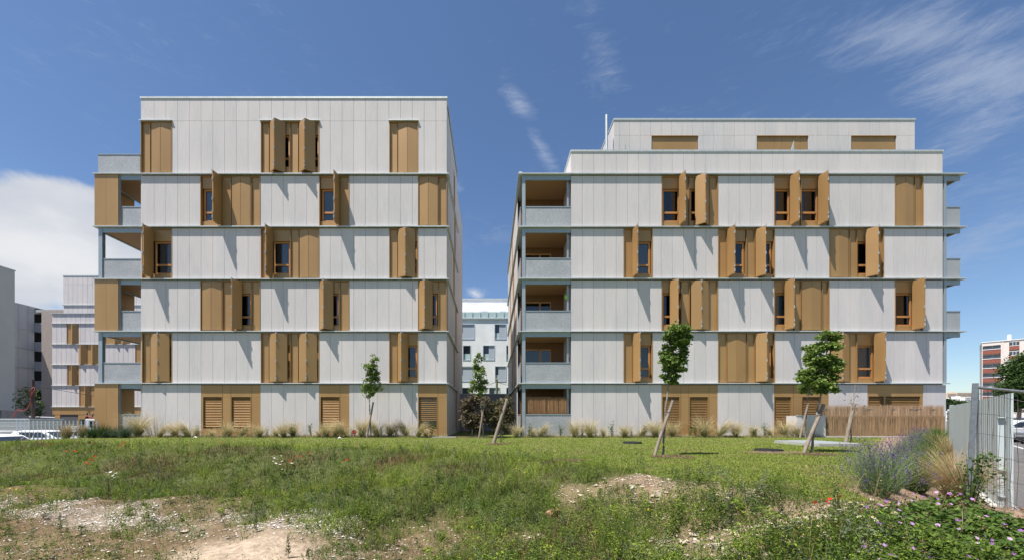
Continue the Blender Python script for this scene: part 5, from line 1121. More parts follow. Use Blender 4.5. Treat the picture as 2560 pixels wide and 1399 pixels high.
ORDW = ['first', 'second', 'third', 'fourth', 'fifth', 'sixth', 'seventh', 'eighth', 'ninth', 'tenth', 'eleventh', 'twelfth', 'thirteenth', 'fourteenth', 'fifteenth', 'sixteenth', 'seventeenth', 'eighteenth', 'nineteenth', 'twentieth', 'twenty-first', 'twenty-second']
used = set()
for side_, lst in (('left', xsL), ('right', xsR)):
    for i, (px, v, s_) in enumerate(lst):
        y = 20.75 - random.uniform(0, .5); x = FX(px, y)
        o = stip[v] if v not in used else stip[v].copy(); used.add(v); C.objects.link(o)
        o.location = (x, y, float(H(x, y))); o.rotation_euler = (0, 0, random.uniform(-.5, .5) if v in (2, 3) else random.uniform(0, 6.2)); s_ *= random.uniform(1.0, 1.3); o.scale = (s_, s_, s_ * random.uniform(.9, 1.1))
        tag(o, f'straw-coloured feather grass tuft, {ORDW[i]} from the left along the foot of the {side_} block', 'ornamental grass', f'feather grass tufts along the {side_} block')
# leafy little shrubs between them
def leafy(n, h, r, c0, c1, ls, stems=7):
    P = []; st = []
    for k in range(stems):
        a = rng.uniform(0, 6.28); tip = np.array([math.cos(a) * r * rng.uniform(.2, 1), math.sin(a) * r * rng.uniform(.2, 1), h * rng.uniform(.7, 1.05)])
        t = rng.uniform(.15, 1, n // stems); P.append(tip[None] * t[:, None] + rng.normal(0, ls * .5, (len(t), 3))); st.append(tip)
    P = np.concatenate(P); f = rng.uniform(0, 1, (len(P), 1)); V1 = leaves(P, ls * rng.uniform(.6, 1.3, len(P)), np.array(c0)[None] * (1 - f) + np.array(c1)[None] * f, aspect=.5)
    st = np.array(st); ln = np.linalg.norm(st, axis=1); V2 = strands(np.zeros((stems, 3)), ln, np.full(stems, .012), np.arctan2(st[:, 1], st[:, 0]), np.arctan2(np.hypot(st[:, 0], st[:, 1]), st[:, 2]), np.zeros(stems), 2, np.tile([[.12, .10, .05]], (stems, 1)), np.tile([[.09, .12, .04]], (stems, 1)))
    return cat3([V1, V2])
lv = []
for v in range(3):
    V, T, c_ = leafy(170, .68, .18, (.06, .11, .02), (.13, .19, .04), .06); o = arrmesh('young_shrub', V, T, c_, veg); C.objects.unlink(o); lv.append(o)
used = set(); gl = [(493, 1.0), (640, .7), (668, .8), (733, 1.1), (778, 1.1), (880, .8), (953, .9), (990, 1.0), (1079, 1.15), (1322, 1.2), (1365, .9), (1401, 1.1), (1456, 1.0), (1490, .8), (1530, 1.25), (1578, .9), (1610, 1.0), (1655, 1.1), (1725, 1.0), (1740, .9), (1885, .9), (1914, 1.2)]
for i, (px, s_) in enumerate(gl):
    v = i % 3; y = 20.8 - random.uniform(0, .4); x = FX(px, y); o = lv[v] if v not in used else lv[v].copy(); used.add(v); C.objects.link(o)
    o.location = (x, y, float(H(x, y))); o.rotation_euler = (0, 0, random.uniform(0, 6)); o.scale = (s_,) * 3
    tag(o, f'small green leafy shrub, {ORDW[i] if i < 22 else "last"} from the left among the feather grasses', 'young shrub', 'small leafy shrubs along the blocks')
# dark green cushions near the fence
for i, (px, s_, lb) in enumerate(((232, 1.1, 'dark green cushion plant at the end of the slatted fence'), (262, 1.15, 'green cushion plant before the bronze corner of the left block'), (283, .9, 'grey-green lavender cushion before the ground-floor loggia, nearer the fence'), (313, 1.1, 'grey-green lavender cushion next to the big feather grass tuft'))):
    y = 20.0; x = FX(px, y); z = float(H(x, y)); V, T, c_ = clump(900, .62 * s_, 1.6, (.025, .055, .015), (.05, .10, .03) if i < 2 else (.13, .17, .11), .3, .012, None, .5, .12)
    o = arrmesh('cushion_plant', V, T, c_, veg); o.location = (x, y, z); tag(o, lb, 'bush')
# pale reed-like tuft behind the slatted fence
for px, lb in ((166, 'tall pale dry grass tuft against the slatted fence'), (205, 'shorter pale dry grass tuft near the right end of the slatted fence')):
    y = 20.3; x = FX(px, y); V, T, c_ = clump(420, .95 if px == 166 else .7, .7, (.22, .2, .08), (.5, .38, .24), .5, .02); o = arrmesh('dry_grass', V, T, c_, veg); o.location = (x, y, float(H(x, y)) - .05); tag(o, lb, 'dry grass')
# lavender row
def lavender(h, n, flow=True):
    V, T, c_ = clump(n, h, 1.0, (.13, .20, .07), (.24, .31, .15), .25, .006, None, .42, .12)
    nf = int(n * .34); Kn = 5; fs = []
    tips = V.reshape(n, 11, 3)[:nf, 10]; P = np.repeat(tips, 7, 0) + rng.normal(0, .006, (nf * 7, 3)); P[:, 2] += np.tile(np.linspace(-.05, .02, 7), nf)
    col = np.array([[.12, .085, .21]]) * rng.uniform(.5, 1.5, (len(P), 1)); L1 = leaves(P, rng.uniform(.013, .022, len(P)), col, aspect=.8)
    return (V, T, c_), L1
lvs = []
for v in range(3):
    a, b = lavender((.62, .55, .66)[v], 520); e = bpy.data.objects.new('lavender', None); o1 = arrmesh('stems', *a, veg); o2 = arrmesh('flower_spikes', *b, petal); o1.parent = e; o2.parent = e; C.objects.unlink(o1); C.objects.unlink(o2); lvs.append((e, o1, o2))
first = set(); lp_ = [(2190, 1238, 1.25), (2222, 1226, 1.1), (2178, 1215, 1.0), (2225, 1188, 1.0), (2240, 1170, .95), (2255, 1152, 1.0), (2268, 1140, 1.0), (2280, 1130, 1.0), (2290, 1122, 1.0), (2298, 1115, 1.05), (2305, 1110, 1.0)]
for i, (px, py, s_) in enumerate(lp_):
    v = i % 3; x, y, z = G(px, py, 21)
    if v in first: e = lvs[v][0].copy(); ch = [lvs[v][1].copy(), lvs[v][2].copy()]
    else: e, *ch = lvs[v]; first.add(v)
    C.objects.link(e)
    for c_ in ch: C.objects.link(c_); c_.parent = e
    e.location = (x, y, z); e.rotation_euler = (0, 0, random.uniform(0, 6)); e.scale = (s_,) * 3
    tag(e, f'purple flowering lavender bush, {ORDW[i]} from the camera in the row beside the fence', 'lavender', 'lavender bushes in the border')
gp = [(2288, 1228, 1.1), (2300, 1200, 1.25), (2312, 1180, 1.2), (2318, 1160, 1.3), (2326, 1138, 1.3), (2332, 1124, 1.3), (2338, 1113, 1.3), (2344, 1105, 1.2)]
V, T, c_ = clump(1100, .5, 1.2, (.04, .09, .02), (.10, .20, .035), .35, .008, None, .45, .12); gproto = arrmesh('green_bush', V, T, c_, veg)
for i, (px, py, s_) in enumerate(gp):
    x, y, z = G(px, py, 21); o = gproto if i == 0 else gproto.copy()
    if i: C.objects.link(o)
    o.location = (x, y, z); o.scale = (s_,) * 3; o.rotation_euler = (0, 0, i * 1.3); tag(o, f'fresh green feathery bush without flowers, {ORDW[i]} from the camera between lavender and fence', 'bush', 'green bushes in the border')
for i, (px, py, s_, lb) in enumerate(((2392, 1267, 1.12, 'large arching straw-coloured grass beside the mesh fence post'), (2352, 1185, .8, 'smaller straw-coloured grass behind the large one'), (2368, 1150, .85, 'straw-coloured grass nearest the far end of the metal fence'), (2345, 1128, .8, 'straw-coloured grass close to the end of the lavender row'))):
    x, y, z = G(px, py, 21); V, T, c_ = clump(2100 if i == 0 else 700, s_, .95, (.20, .19, .07), (.55, .40, .23), 1.15, .0048 if i == 0 else .008, None, .22, .09); o = arrmesh('arching_grass', V, T, c_, veg); o.location = (x, y, z); tag(o, lb, 'ornamental grass', 'large feather grasses in the border')

# ------------------------------------------------------------- lawn
def scatter(n, y0, y1, fn, xw=1.55, pw=1.4):
    t = rng.uniform(0, 1, n); y = (y0 ** (1 - pw) + t * (y1 ** (1 - pw) - y0 ** (1 - pw))) ** (1 / (1 - pw))
    x = rng.uniform(-1, 1, n) * (y * xw + 1.0); k = fn(x, y); k = rng.uniform(0, 1, n) < k
    return x[k], y[k]
def lawnf(x, y):
    l, mu, *_ = masks(x, y); fd = fence_d(x, y)
    hole = ((np.hypot((x - 7.2), (y - 10.4)) < 0) * 0)
    sl_ = (x > 11.2) & (x < 13.1) & (y > 13.7) & (y < 16.1)
    return np.clip(l * 1.15, 0, 1) * (1 - mu) * (x > -22) * (~sl_) * (y < 20.9 + 0 * x)
x, y = scatter(520000, 4.2, 20.9, lawnf, 1.45, 1.5); n = len(x)
b = np.stack([x, y, H(x, y) - .004], 1); pt = fbm(x, y, .9, 71)[:, None]; p2 = fbm(x, y, 5, 72)[:, None]
c0 = np.array([[.155, .21, .03]]) * (1 - pt) + np.array([[.26, .29, .055]]) * pt; dry = sst((fbm(x, y, 1.3, 77) - .52) * 6)[:, None] * .55 ; c0 = c0 * (1 - dry) + np.array([[.29, .25, .10]]) * dry
c0 *= rng.uniform(.65, 1.35, (n, 1)) * (.8 + .4 * p2)
V, T, c_ = strands(b, rng.uniform(.02, .05, n), np.clip(.0022 * y, .008, .03), rng.uniform(0, 6.28, n), rng.uniform(0, .9, n), rng.uniform(0, .5, n), 1, c0 * .9, c0 * 1.15)
kind(arrmesh('lawn_grass', V, T, c_, veg), 'stuff')

# ------------------------------------------------------------- meadow on the bank
def bankf(x, y):
    l, mu, low_, sand_, br, gr, sc = masks(x, y); e = edge_dist(x, y)
    return np.clip((e > -.35) * (1 - low_ * np.where(fbm(x, y, 1.0, 170) > .56, .45, .93)) * (1 - .97 * sc) * (1 - sand_) * (1 - mu) * (fence_d(x, y) < -.1) * (.72 + .5 * fbm(x, y, 1.1, 14)) * np.where((x > 1.8) & (y < 7), .5, 1.0), 0, 1)
x, y = scatter(560000, 2.0, 19.5, bankf, 1.42, 1.65); n = len(x); e_ = edge_dist(x, y)
b = np.stack([x, y, H(x, y) - .01], 1)
f1 = fbm(x, y, .75, 81); f2 = fbm(x, y, .5, 91); f3 = fbm(x, y, 1.9, 95)
cg = np.array([[.115, .195, .022]]); cy = np.array([[.27, .345, .04]]); co = np.array([[.25, .24, .055]]); cr = np.array([[.24, .13, .075]]); cd = np.array([[.33, .26, .13]])
c0 = cg + (cy - cg) * sst((f1 - .4) * 4)[:, None]; c0 = c0 + (co - c0) * sst((f3 - .55) * 4)[:, None] * .6
sor = sum(sst(1.5 - np.hypot((x - a) / r, (y - b_) / (r * .8)) + (f3 - .5) * 1.6) for a, b_, r in ((-10.2, 12.0, 1.2), (-7.9, 12.6, .8), (-12.0, 10.6, .7), (-5.6, 11.6, .8), (-2.6, 10.2, .9), (-14.5, 11.5, .8), (-9.0, 10.4, .6)))
wr = np.clip(sst((f2 - .62) * 9) + sor, 0, 1)[:, None] * .78 * (x < 1.5)[:, None]; c0 = c0 + (cr - c0) * wr
c0 = c0 * (.38 + .75 * fbm(x, y, 1.25, 201)[:, None] + .12 * (f1 > .5)[:, None]); isd = (rng.uniform(0, 1, n) < .08)[:, None]; c0 = np.where(isd, cd, c0) * rng.uniform(.6, 1.35, (n, 1))
ln = rng.uniform(.06, .24, n) * (.65 + .9 * fbm(x, y, .9, 99)) * (.35 + 1.25 * vnoise(x, y, 3.2, 7)) * np.clip((e_ + .5) / 1.3, .35, 1) * (1 - .45 * sst((e_ - 3.5) / 2)) * np.where(rng.uniform(0, 1, n) < .06, 1.7, 1)
V, T, c_ = strands(b, ln, np.clip(.0011 * y, .0035, .014), rng.uniform(0, 6.28, n), np.abs(rng.normal(0, .35, n)), rng.uniform(0, 1.0, n), 2, c0 * .85, c0 * 1.2)
kind(arrmesh('meadow_grass', V, T, c_, veg), 'stuff')
# broad-leaved weeds
def weedf(x, y):
    l, mu, low_, sand_, br, gr, sc = masks(x, y); e = edge_dist(x, y)
    return (e > .0) * (1 - low_ * np.where(fbm(x, y, 1.0, 170) > .52, .55, .88)) * (1 - sand_) * (1 - .9 * sc) * (1 - mu) * (fence_d(x, y) < -.1) * np.where(x > -1.5, 1.0, .95)
x, y = scatter(14000, 2.3, 17, weedf, 1.4, 1.7); n = len(x); z = H(x, y)
LP, LC, LS = [], [], []; SB, SL, SA, ST, SC = [], [], [], [], []
fw = fbm(x, y, .9, 120)
for i in range(n):
    h = rng.uniform(.07, .30) * (1.2 if x[i] > 0 else .95) * (1.7 if rng.uniform() < .05 else 1); k = int(26 + h * 95); rr = h * rng.uniform(.25, .55)
    t = rng.uniform(.1, 1, k); a = rng.uniform(0, 6.28, k); q = rr * np.sqrt(rng.uniform(0, 1, k)) * (1.1 - .6 * t)
    LP.append(np.stack([x[i] + np.cos(a) * q, y[i] + np.sin(a) * q, z[i] + h * t], 1))
    kind_ = fw[i] * .7 + rng.uniform(0, .3); c = np.array([.07, .13, .022]) * (1 - kind_) + np.array([.26, .34, .04]) * kind_
    if rng.uniform() < .12: c = np.array([.10, .13, .075])
    c = c * (.5 + .7 * fw[i]); LC.append(c[None] * rng.uniform(.6, 1.3, (k, 1))); LS.append(np.full(k, .012 + .022 * rng.uniform() ** 2 + .0012 * y[i]) * rng.uniform(.7, 1.3, k))
LP, LC, LS = map(np.concatenate, (LP, LC, LS)); V, T, c_ = leaves(LP, LS, LC, aspect=.42); kind(arrmesh('wild_plants', V, T, c_, veg), 'stuff')
# larger single-looking weeds and dry stalks
x, y = scatter(1500, 2.6, 15, lambda x, y: np.clip((edge_dist(x, y) > -.1) * (1 - masks(x, y)[3]) * (1 - masks(x, y)[1]) * (1 - .85 * masks(x, y)[6]) * (1 - .8 * masks(x, y)[2]) * np.where(x > -1, 1.0, .55) * (fence_d(x, y) < -.2), 0, 1), 1.4, 1.6); n = len(x); z = H(x, y)
LP, LC, LS = [], [], []
for i in range(n):
    h = rng.uniform(.16, .42); k = int(60 + h * 230); ns = rng.integers(3, 8); tips = np.stack([rng.normal(0, h * .42, ns), rng.normal(0, h * .42, ns), h * rng.uniform(.6, 1.05, ns)], 1); s_ = rng.integers(0, ns, k); t = rng.uniform(.1, 1, k) ** .8
    LP.append(tips[s_] * t[:, None] * np.array([1, 1, 1]) + rng.normal(0, h * .055, (k, 3)) + np.array([x[i], y[i], z[i]])); q = rng.uniform(); c = np.array([.06, .12, .02]) * (1 - q) + np.array([.27, .35, .04]) * q
    if rng.uniform() < .18: c = np.array([.17, .20, .12])
    LC.append(c[None] * rng.uniform(.6, 1.4, (k, 1))); LS.append(rng.uniform(.6, 1.4, k) * rng.uniform(.018, .036))
LP, LC, LS = map(np.concatenate, (LP, LC, LS)); V, T, c_ = leaves(LP, LS, LC, aspect=.4); kind(arrmesh('tall_wild_plants', V, T, c_, veg), 'stuff')
x, y = scatter(2400, 2.6, 17, lambda x, y: (edge_dist(x, y) > -.2) * (1 - masks(x, y)[3]) * (1 - .75 * masks(x, y)[2]) * (fence_d(x, y) < -.2) * (.25 + .75 * (fbm(x, y, .6, 140) > .5)), 1.4, 1.6); n = len(x)
cs = np.array([[.36, .27, .15]]) * rng.uniform(.6, 1.3, (n, 1)); V1 = strands(np.stack([x, y, H(x, y)], 1), rng.uniform(.2, .5, n), np.clip(.0012 * y, .004, .015), rng.uniform(0, 6.28, n), rng.uniform(0, .3, n), rng.uniform(0, .5, n), 3, cs * .7, cs, taper=.2)
tp = V1[0].reshape(n, 7, 3)[:, 6]; P = np.repeat(tp, 6, 0) + rng.normal(0, .012, (n * 6, 3)); V2 = leaves(P, rng.uniform(.01, .022, n * 6), np.repeat(np.where(rng.uniform(0, 1, (n, 1)) < .45, np.array([[.30, .14, .08]]), np.array([[.40, .31, .18]])), 6, 0), aspect=.5)
V, T, c_ = cat3([V1, V2]); kind(arrmesh('dry_stalks', V, T, c_, veg), 'stuff')
# low growth filling the planted strip at the foot of the facades
x = rng.uniform(-21, 17, 26000); y = rng.uniform(20.3, 21.15, 26000); kk = (np.abs(x + .3) > 2.0); x, y = x[kk], y[kk]; n = len(x)
cs = np.where(rng.uniform(0, 1, (n, 1)) < .6, np.array([[.52, .41, .24]]), np.array([[.16, .20, .05]])) * rng.uniform(.7, 1.3, (n, 1))
V, T, c_ = strands(np.stack([x, y, H(x, y)], 1), rng.uniform(.05, .34, n) * (.3 + fbm(x, y, 1.3, 150)), np.full(n, .012), rng.uniform(0, 6.28, n), rng.uniform(0, .6, n), rng.uniform(0, 1.2, n), 2, cs * .8, cs * 1.1); kind(arrmesh('border_undergrowth', V, T, c_, veg), 'stuff')
# stones
def stones(n, y0, y1, fn, s0, s1, name, colA, colB, pw=1.7):
    x, y = scatter(n, y0, y1, fn, 1.4, pw); n = len(x); s = s0 * (s1 / s0) ** (rng.uniform(0, 1, n) ** 2.2)
    O8 = np.array([(1, 0, 0), (.35, .9, .1), (-.8, .55, -.1), (-.75, -.6, .1), (.45, -.85, -.1), (.1, .1, .62), (-.05, -.1, -.6), (.6, .45, .42), (-.5, -.1, .5), (.4, -.5, .45)])
    F8 = np.array([(0, 1, 7), (1, 2, 8), (1, 8, 5), (1, 5, 7), (2, 3, 8), (3, 4, 9), (3, 9, 5), (3, 5, 8), (4, 0, 9), (0, 7, 9), (7, 5, 9), (1, 0, 6), (2, 1, 6), (3, 2, 6), (4, 3, 6), (0, 4, 6)])
    V = O8[None] * rng.uniform(.72, 1.28, (n, 10, 3)) * (s[:, None, None] * .5) * np.stack([rng.uniform(.7, 1.3, n), rng.uniform(.7, 1.2, n), rng.uniform(.45, .85, n)], 1)[:, None]
    a = rng.uniform(0, 6.28, n); ca, sa = np.cos(a)[:, None], np.sin(a)[:, None]; V = np.stack([V[..., 0] * ca - V[..., 1] * sa, V[..., 0] * sa + V[..., 1] * ca, V[..., 2]], 2)
    V += np.stack([x, y, H(x, y) + s * .12], 1)[:, None]; T = (F8[None] + (np.arange(n) * 10)[:, None, None]).reshape(-1, 3)
    f = rng.uniform(0, 1, (n, 1)); c = (np.array(colA)[None] * (1 - f) + np.array(colB)[None] * f) * rng.uniform(.8, 1.2, (n, 1))
    return kind(arrmesh(name, V.reshape(-1, 3), T, np.repeat(c, 10, 0), stone), 'stuff')
stones(60000, 4.5, 9.5, lambda x, y: (lambda m: np.clip(m[5], 0, 1) * (1 - .95 * m[3]))(masks(x, y)), .016, .05, 'white_chippings', (.42, .38, .34), (.74, .70, .65), pw=1.3)
stones(80000, 3.0, 14, lambda x, y: (lambda m: np.clip(m[2] * .22 + m[5] * .2 + m[6] * .35 + .25 * ((x > 1.6) & (y < 7)), 0, 1) * (1 - .93 * m[3]) * (m[0] < .3))(masks(x, y)), .014, .06, 'gravel', (.34, .28, .22), (.56, .50, .43))
stones(9000, 3.0, 10, lambda x, y: (lambda m: np.clip(m[6] * .9 + m[2] * .012, 0, 1) * (1 - m[3]) * (m[0] < .3))(masks(x, y)), .03, .12, 'rubble', (.34, .25, .17), (.58, .49, .38))
# bark chips on the border
x, y = scatter(70000, 2.6, 21, lambda x, y: masks(x, y)[1] * (edge_dist(x, y) < .6), 1.5, 1.7); n = len(x); P = np.stack([x, y, H(x, y) + rng.uniform(.004, .03, n)], 1)
V, T, c_ = leaves(P, rng.uniform(.02, .06, n), np.array([[.33, .23, .16]]) * rng.uniform(.45, 1.5, (n, 1)), up=1.5, aspect=.25); kind(arrmesh('bark_chips', V, T, c_, petal), 'stuff')
# litter of dry twigs on the low ground
x, y = scatter(9000, 2.8, 12, lambda x, y: masks(x, y)[2] * .8, 1.4, 1.7); n = len(x)
V, T, c_ = strands(np.stack([x, y, H(x, y) + .01], 1), rng.uniform(.04, .16, n), np.full(n, .004), rng.uniform(0, 6.28, n), rng.uniform(1.2, 1.6, n), rng.uniform(-.3, .1, n), 2, np.array([[.34, .25, .16]]) * rng.uniform(.5, 1.3, (n, 1)), np.array([[.38, .29, .18]]) * rng.uniform(.5, 1.3, (n, 1))); kind(arrmesh('dry_twigs', V, T, c_, veg), 'stuff')

# rocks near the camera
def rock(px, py, s_, lb, col=(.50, .42, .33), sq=.7):
    x, y, z = G(px, py); bm = bmesh.new(); bmesh.ops.create_icosphere(bm, subdivisions=3, radius=1)
    sd = random.random() * 90
    for v in bm.verts:
        p = v.co.copy(); n = math.sin(p.x * 3.1 + sd) * math.cos(p.y * 2.7 + sd * 1.3) * .16 + math.sin(p.z * 5 + sd) * .07 + random.uniform(-.03, .03)
        q = [max(-.72, min(.72, c)) for c in p * (1 + n)]; v.co = Vector((q[0] * s_ * 1.2, q[1] * s_, q[2] * s_ * sq))
    me = bpy.data.meshes.new('rock'); bm.to_mesh(me); bm.free(); a = me.attributes.new('col', 'FLOAT_COLOR', 'POINT'); a.data.foreach_set('color', [c for _ in me.vertices for c in (*col, 1)]); me.materials.append(stone)
    o = bpy.data.objects.new('rock', me); C.objects.link(o); o.location = (x, y, z + s_ * .3); o.rotation_euler = (random.uniform(-.3, .3), random.uniform(-.3, .3), random.uniform(0, 3)); tag(o, lb, 'rock', 'pale rocks in the rubble')
for a in ((1830, 1388, .085, 'squarish pale rock at the bottom edge, left of two'), (1858, 1392, .075, 'squarish pale rock at the bottom edge, right of two'), (2195, 1392, .12, 'broad flat white rock at the bottom edge among the daisies'), (1645, 1238, .075, 'rounded ochre rock high in the rubble slope'), (1580, 1222, .07, 'pale rock at the top left of the rubble slope'), (1790, 1372, .06, 'small grey rock left of the squarish rocks'), (1918, 1396, .07, 'pale rock at the bottom edge right of the squarish pair')): rock(*a)
rock(1385, 1290, .13, 'reddish earth-coloured rock half buried in the middle of the bank', (.33, .19, .10), .6)
# tall single weeds
def tallweed(px, py, h, lb, c=(.07, .11, .03), n=170):
    x, y, z = G(px, py); t = rng.uniform(.12, 1, n); a = rng.uniform(0, 6.28, n); r = h * .13 * (1.15 - t) + .01
    P = np.stack([np.cos(a) * r * .3, np.sin(a) * r * .3, h * t], 1); cc_ = np.array(c)[None] * rng.uniform(.7, 1.4, (n, 1))
    L1 = strands(P, np.full(n, h * .14) * (1.2 - t), np.full(n, .01), a, rng.uniform(.5, 1.1, n), rng.uniform(.1, .6, n), 2, cc_, cc_ * 1.2)
    L2 = strands(np.zeros((1, 3)), np.array([h]), np.array([.016]), np.array([0.]), np.array([.03]), np.array([.03]), 3, np.array([[.09, .08, .04]]), np.array([[.08, .1, .03]]))
    V, T, c_ = cat3([L1, L2]); o = arrmesh('tall_weed', V, T, c_, veg); o.location = (x, y, z); tag(o, lb, 'weed', 'tall single weeds')
tallweed(1948, 1300, .5, 'tall narrow green weed below the manhole cover'); tallweed(350, 1185, .95, 'tall dark weed standing at the top of the bank on the left', (.05, .08, .03)); tallweed(1828, 1330, .5, 'grey-green tall weed left of the narrow one', (.10, .11, .06)); tallweed(2090, 1345, .5, 'tall thin weed among the white daisies'); tallweed(1680, 1330, .38, 'yellow-green upright weed on the rubble slope', (.16, .2, .03)); tallweed(1240, 1330, .36, 'thin weed at the foot of the bank in the middle'); tallweed(720, 1395, .3, 'small thin weed at the edge of the bare sandy patch', (.12, .12, .05)); tallweed(270, 1240, .4, 'dark dry weed on the lower left of the bank', (.10, .08, .05)); tallweed(1095, 1210, .45, 'tall weed below the left end of the gap', (.07, .10, .03)); tallweed(640, 1330, .3, 'sprawling weed above the sandy patch'); tallweed(150, 1330, .3, 'upright weed on the stony ground at lower left', (.09, .13, .04)); tallweed(1340, 1250, .35, 'yellow-green weed in the middle of the bank', (.15, .19, .03))
# white whitish stalk on the bank
tallweed(1130, 1158, .42, 'pale dried seed stalk on the bank crest below the gap', (.45, .42, .33), 60)

# flowers
def flower_mesh(r, n, col, cen, cup=.2):
    m_ = MB(); vs = []; 
    for k in range(n):
        a = 2 * math.pi * k / n; d = (math.cos(a), math.sin(a)); p = (-d[1], d[0]); w_ = r * math.pi / n * .72
        m_.add([(0, 0, 0), (d[0] * r * .6 + p[0] * w_, d[1] * r * .6 + p[1] * w_, r * cup * .5), (d[0] * r, d[1] * r, r * cup), (d[0] * r * .6 - p[0] * w_, d[1] * r * .6 - p[1] * w_, r * cup * .5)], [(0, 1, 2, 3)])
    me = bpy.data.meshes.new('flower'); me.from_pydata(m_.v, [], m_.f); a = me.attributes.new('col', 'FLOAT_COLOR', 'POINT'); a.data.foreach_set('color', [c for _ in me.vertices for c in (*col, 1)]); me.materials.append(petal)
    return me
def stalk_mesh(h):
    V, T, c_ = strands(np.zeros((1, 3)), np.array([h]), np.array([.005]), np.array([0.]), np.array([.0]), np.array([.0]), 2, np.array([[.08, .11, .03]]), np.array([[.08, .11, .03]])); o = arrmesh('stalk', V, T, c_, veg); C.objects.unlink(o); me = o.data; bpy.data.objects.remove(o); return me
pop = flower_mesh(.04, 5, (.62, .055, .02), None, .7); dai = flower_mesh(.013, 9, (.78, .78, .74), None, .1); mal = [flower_mesh(.017, 5, (.52, .28, .56), None, .35), flower_mesh(.014, 5, (.34, .15, .42), None, .6), flower_mesh(.016, 5, (.60, .38, .62), None, .2)]; yar = flower_mesh(.035, 8, (.75, .74, .68), None, .05); yel = flower_mesh(.014, 6, (.65, .50, .03), None, .2)
cen = bpy.data.meshes.new('flower_centre'); bm = bmesh.new(); bmesh.ops.create_icosphere(bm, subdivisions=1, radius=.006); bm.to_mesh(cen); bm.free(); cen.materials.append(mat('pollen', (.5, .35, .03), .8))
stk = stalk_mesh(1.0)
def flower(kindn, me, px, py, h, lb, cat, grp, sc=1.0, ctr=False, z_off=None):
    x, y, z = G(px, py) if z_off is None else z_off
    e = empty(kindn, (x, y, z), lb, cat, grp)
    o = bpy.data.objects.new('stalk', stk); C.objects.link(o); o.parent = e; o.scale = (1, 1, h)
    o = bpy.data.objects.new('bloom', me); C.objects.link(o); o.parent = e; o.location = (0, 0, h); o.rotation_euler = (random.uniform(.1, .9), random.uniform(-.4, .4), random.uniform(0, 6)); o.scale = (sc,) * 3
    if ctr: c_ = bpy.data.objects.new('centre', cen); C.objects.link(c_); c_.parent = o; c_.location = (0, 0, .003)
    return e
for a, b in ((300, 1118), (304, 1114), (308, 1121), (312, 1113), (295, 1125), (165, 1138), (185, 1137), (190, 1139), (237, 1151), (226, 1158), (230, 1163), (217, 1168), (222, 1171), (120, 1120), (232, 1117), (545, 1110), (556, 1117), (740, 1154), (748, 1152), (758, 1154), (728, 1160), (725, 1166), (772, 1142), (860, 1164), (866, 1162), (870, 1158), (890, 1124)):
    flower('poppy', pop, a + random.uniform(-2, 2), b + 6, .2, 'small red poppy in the grassy bank below the left block', 'poppy', 'red poppies on the left of the bank', random.uniform(.8, 1.1))
for a, b in ((2036, 1273), (2066, 1270), (2075, 1264), (2100, 1258)): flower('poppy', pop, a, b + 12, .12, 'orange-red poppy at the near edge of the lawn below the slab', 'poppy', 'orange poppies near the border', .65)
for a, b in ((680, 1152), (686, 1155), (692, 1158), (697, 1161), (703, 1150), (683, 1164), (690, 1170), (700, 1173), (705, 1164), (722, 1168), (729, 1169), (733, 1168), (705, 1184), (265, 1195), (270, 1199), (276, 1194), (282, 1202), (286, 1207), (290, 1196)):
    flower('white_umbel', yar, a, b + 14, .28, 'flat white wildflower head on the grassy bank', 'wildflower', 'white umbels on the bank', random.uniform(.7, 1.2))
for k in range(46):
    a, b = random.uniform(1990, 2240), random.uniform(1305, 1395); b += max(0, (2060 - a) * .25)
    if b > 1397: continue
    flower('daisy', dai, a, b, .16 + random.uniform(0, .08), 'tiny white daisy in the weeds at the bottom right', 'daisy', 'white daisies at the bottom right', random.uniform(1.0, 1.5), True)
for a, b in ((25, 1228), (15, 1226), (40, 1230), (8, 1224), (30, 1234), (360, 1258), (378, 1270), (470, 1165), (1290, 1178), (1312, 1188), (1360, 1180), (1240, 1280), (1180, 1330), (1620, 1290), (1255, 1350), (1500, 1160), (1780, 1380), (1840, 1360), (550, 1170), (620, 1240)):
    flower('yellow_wildflower', yel, a, b + 6, .12, 'tiny yellow wildflower in the grass', 'wildflower', 'yellow wildflowers', random.uniform(.9, 1.5))
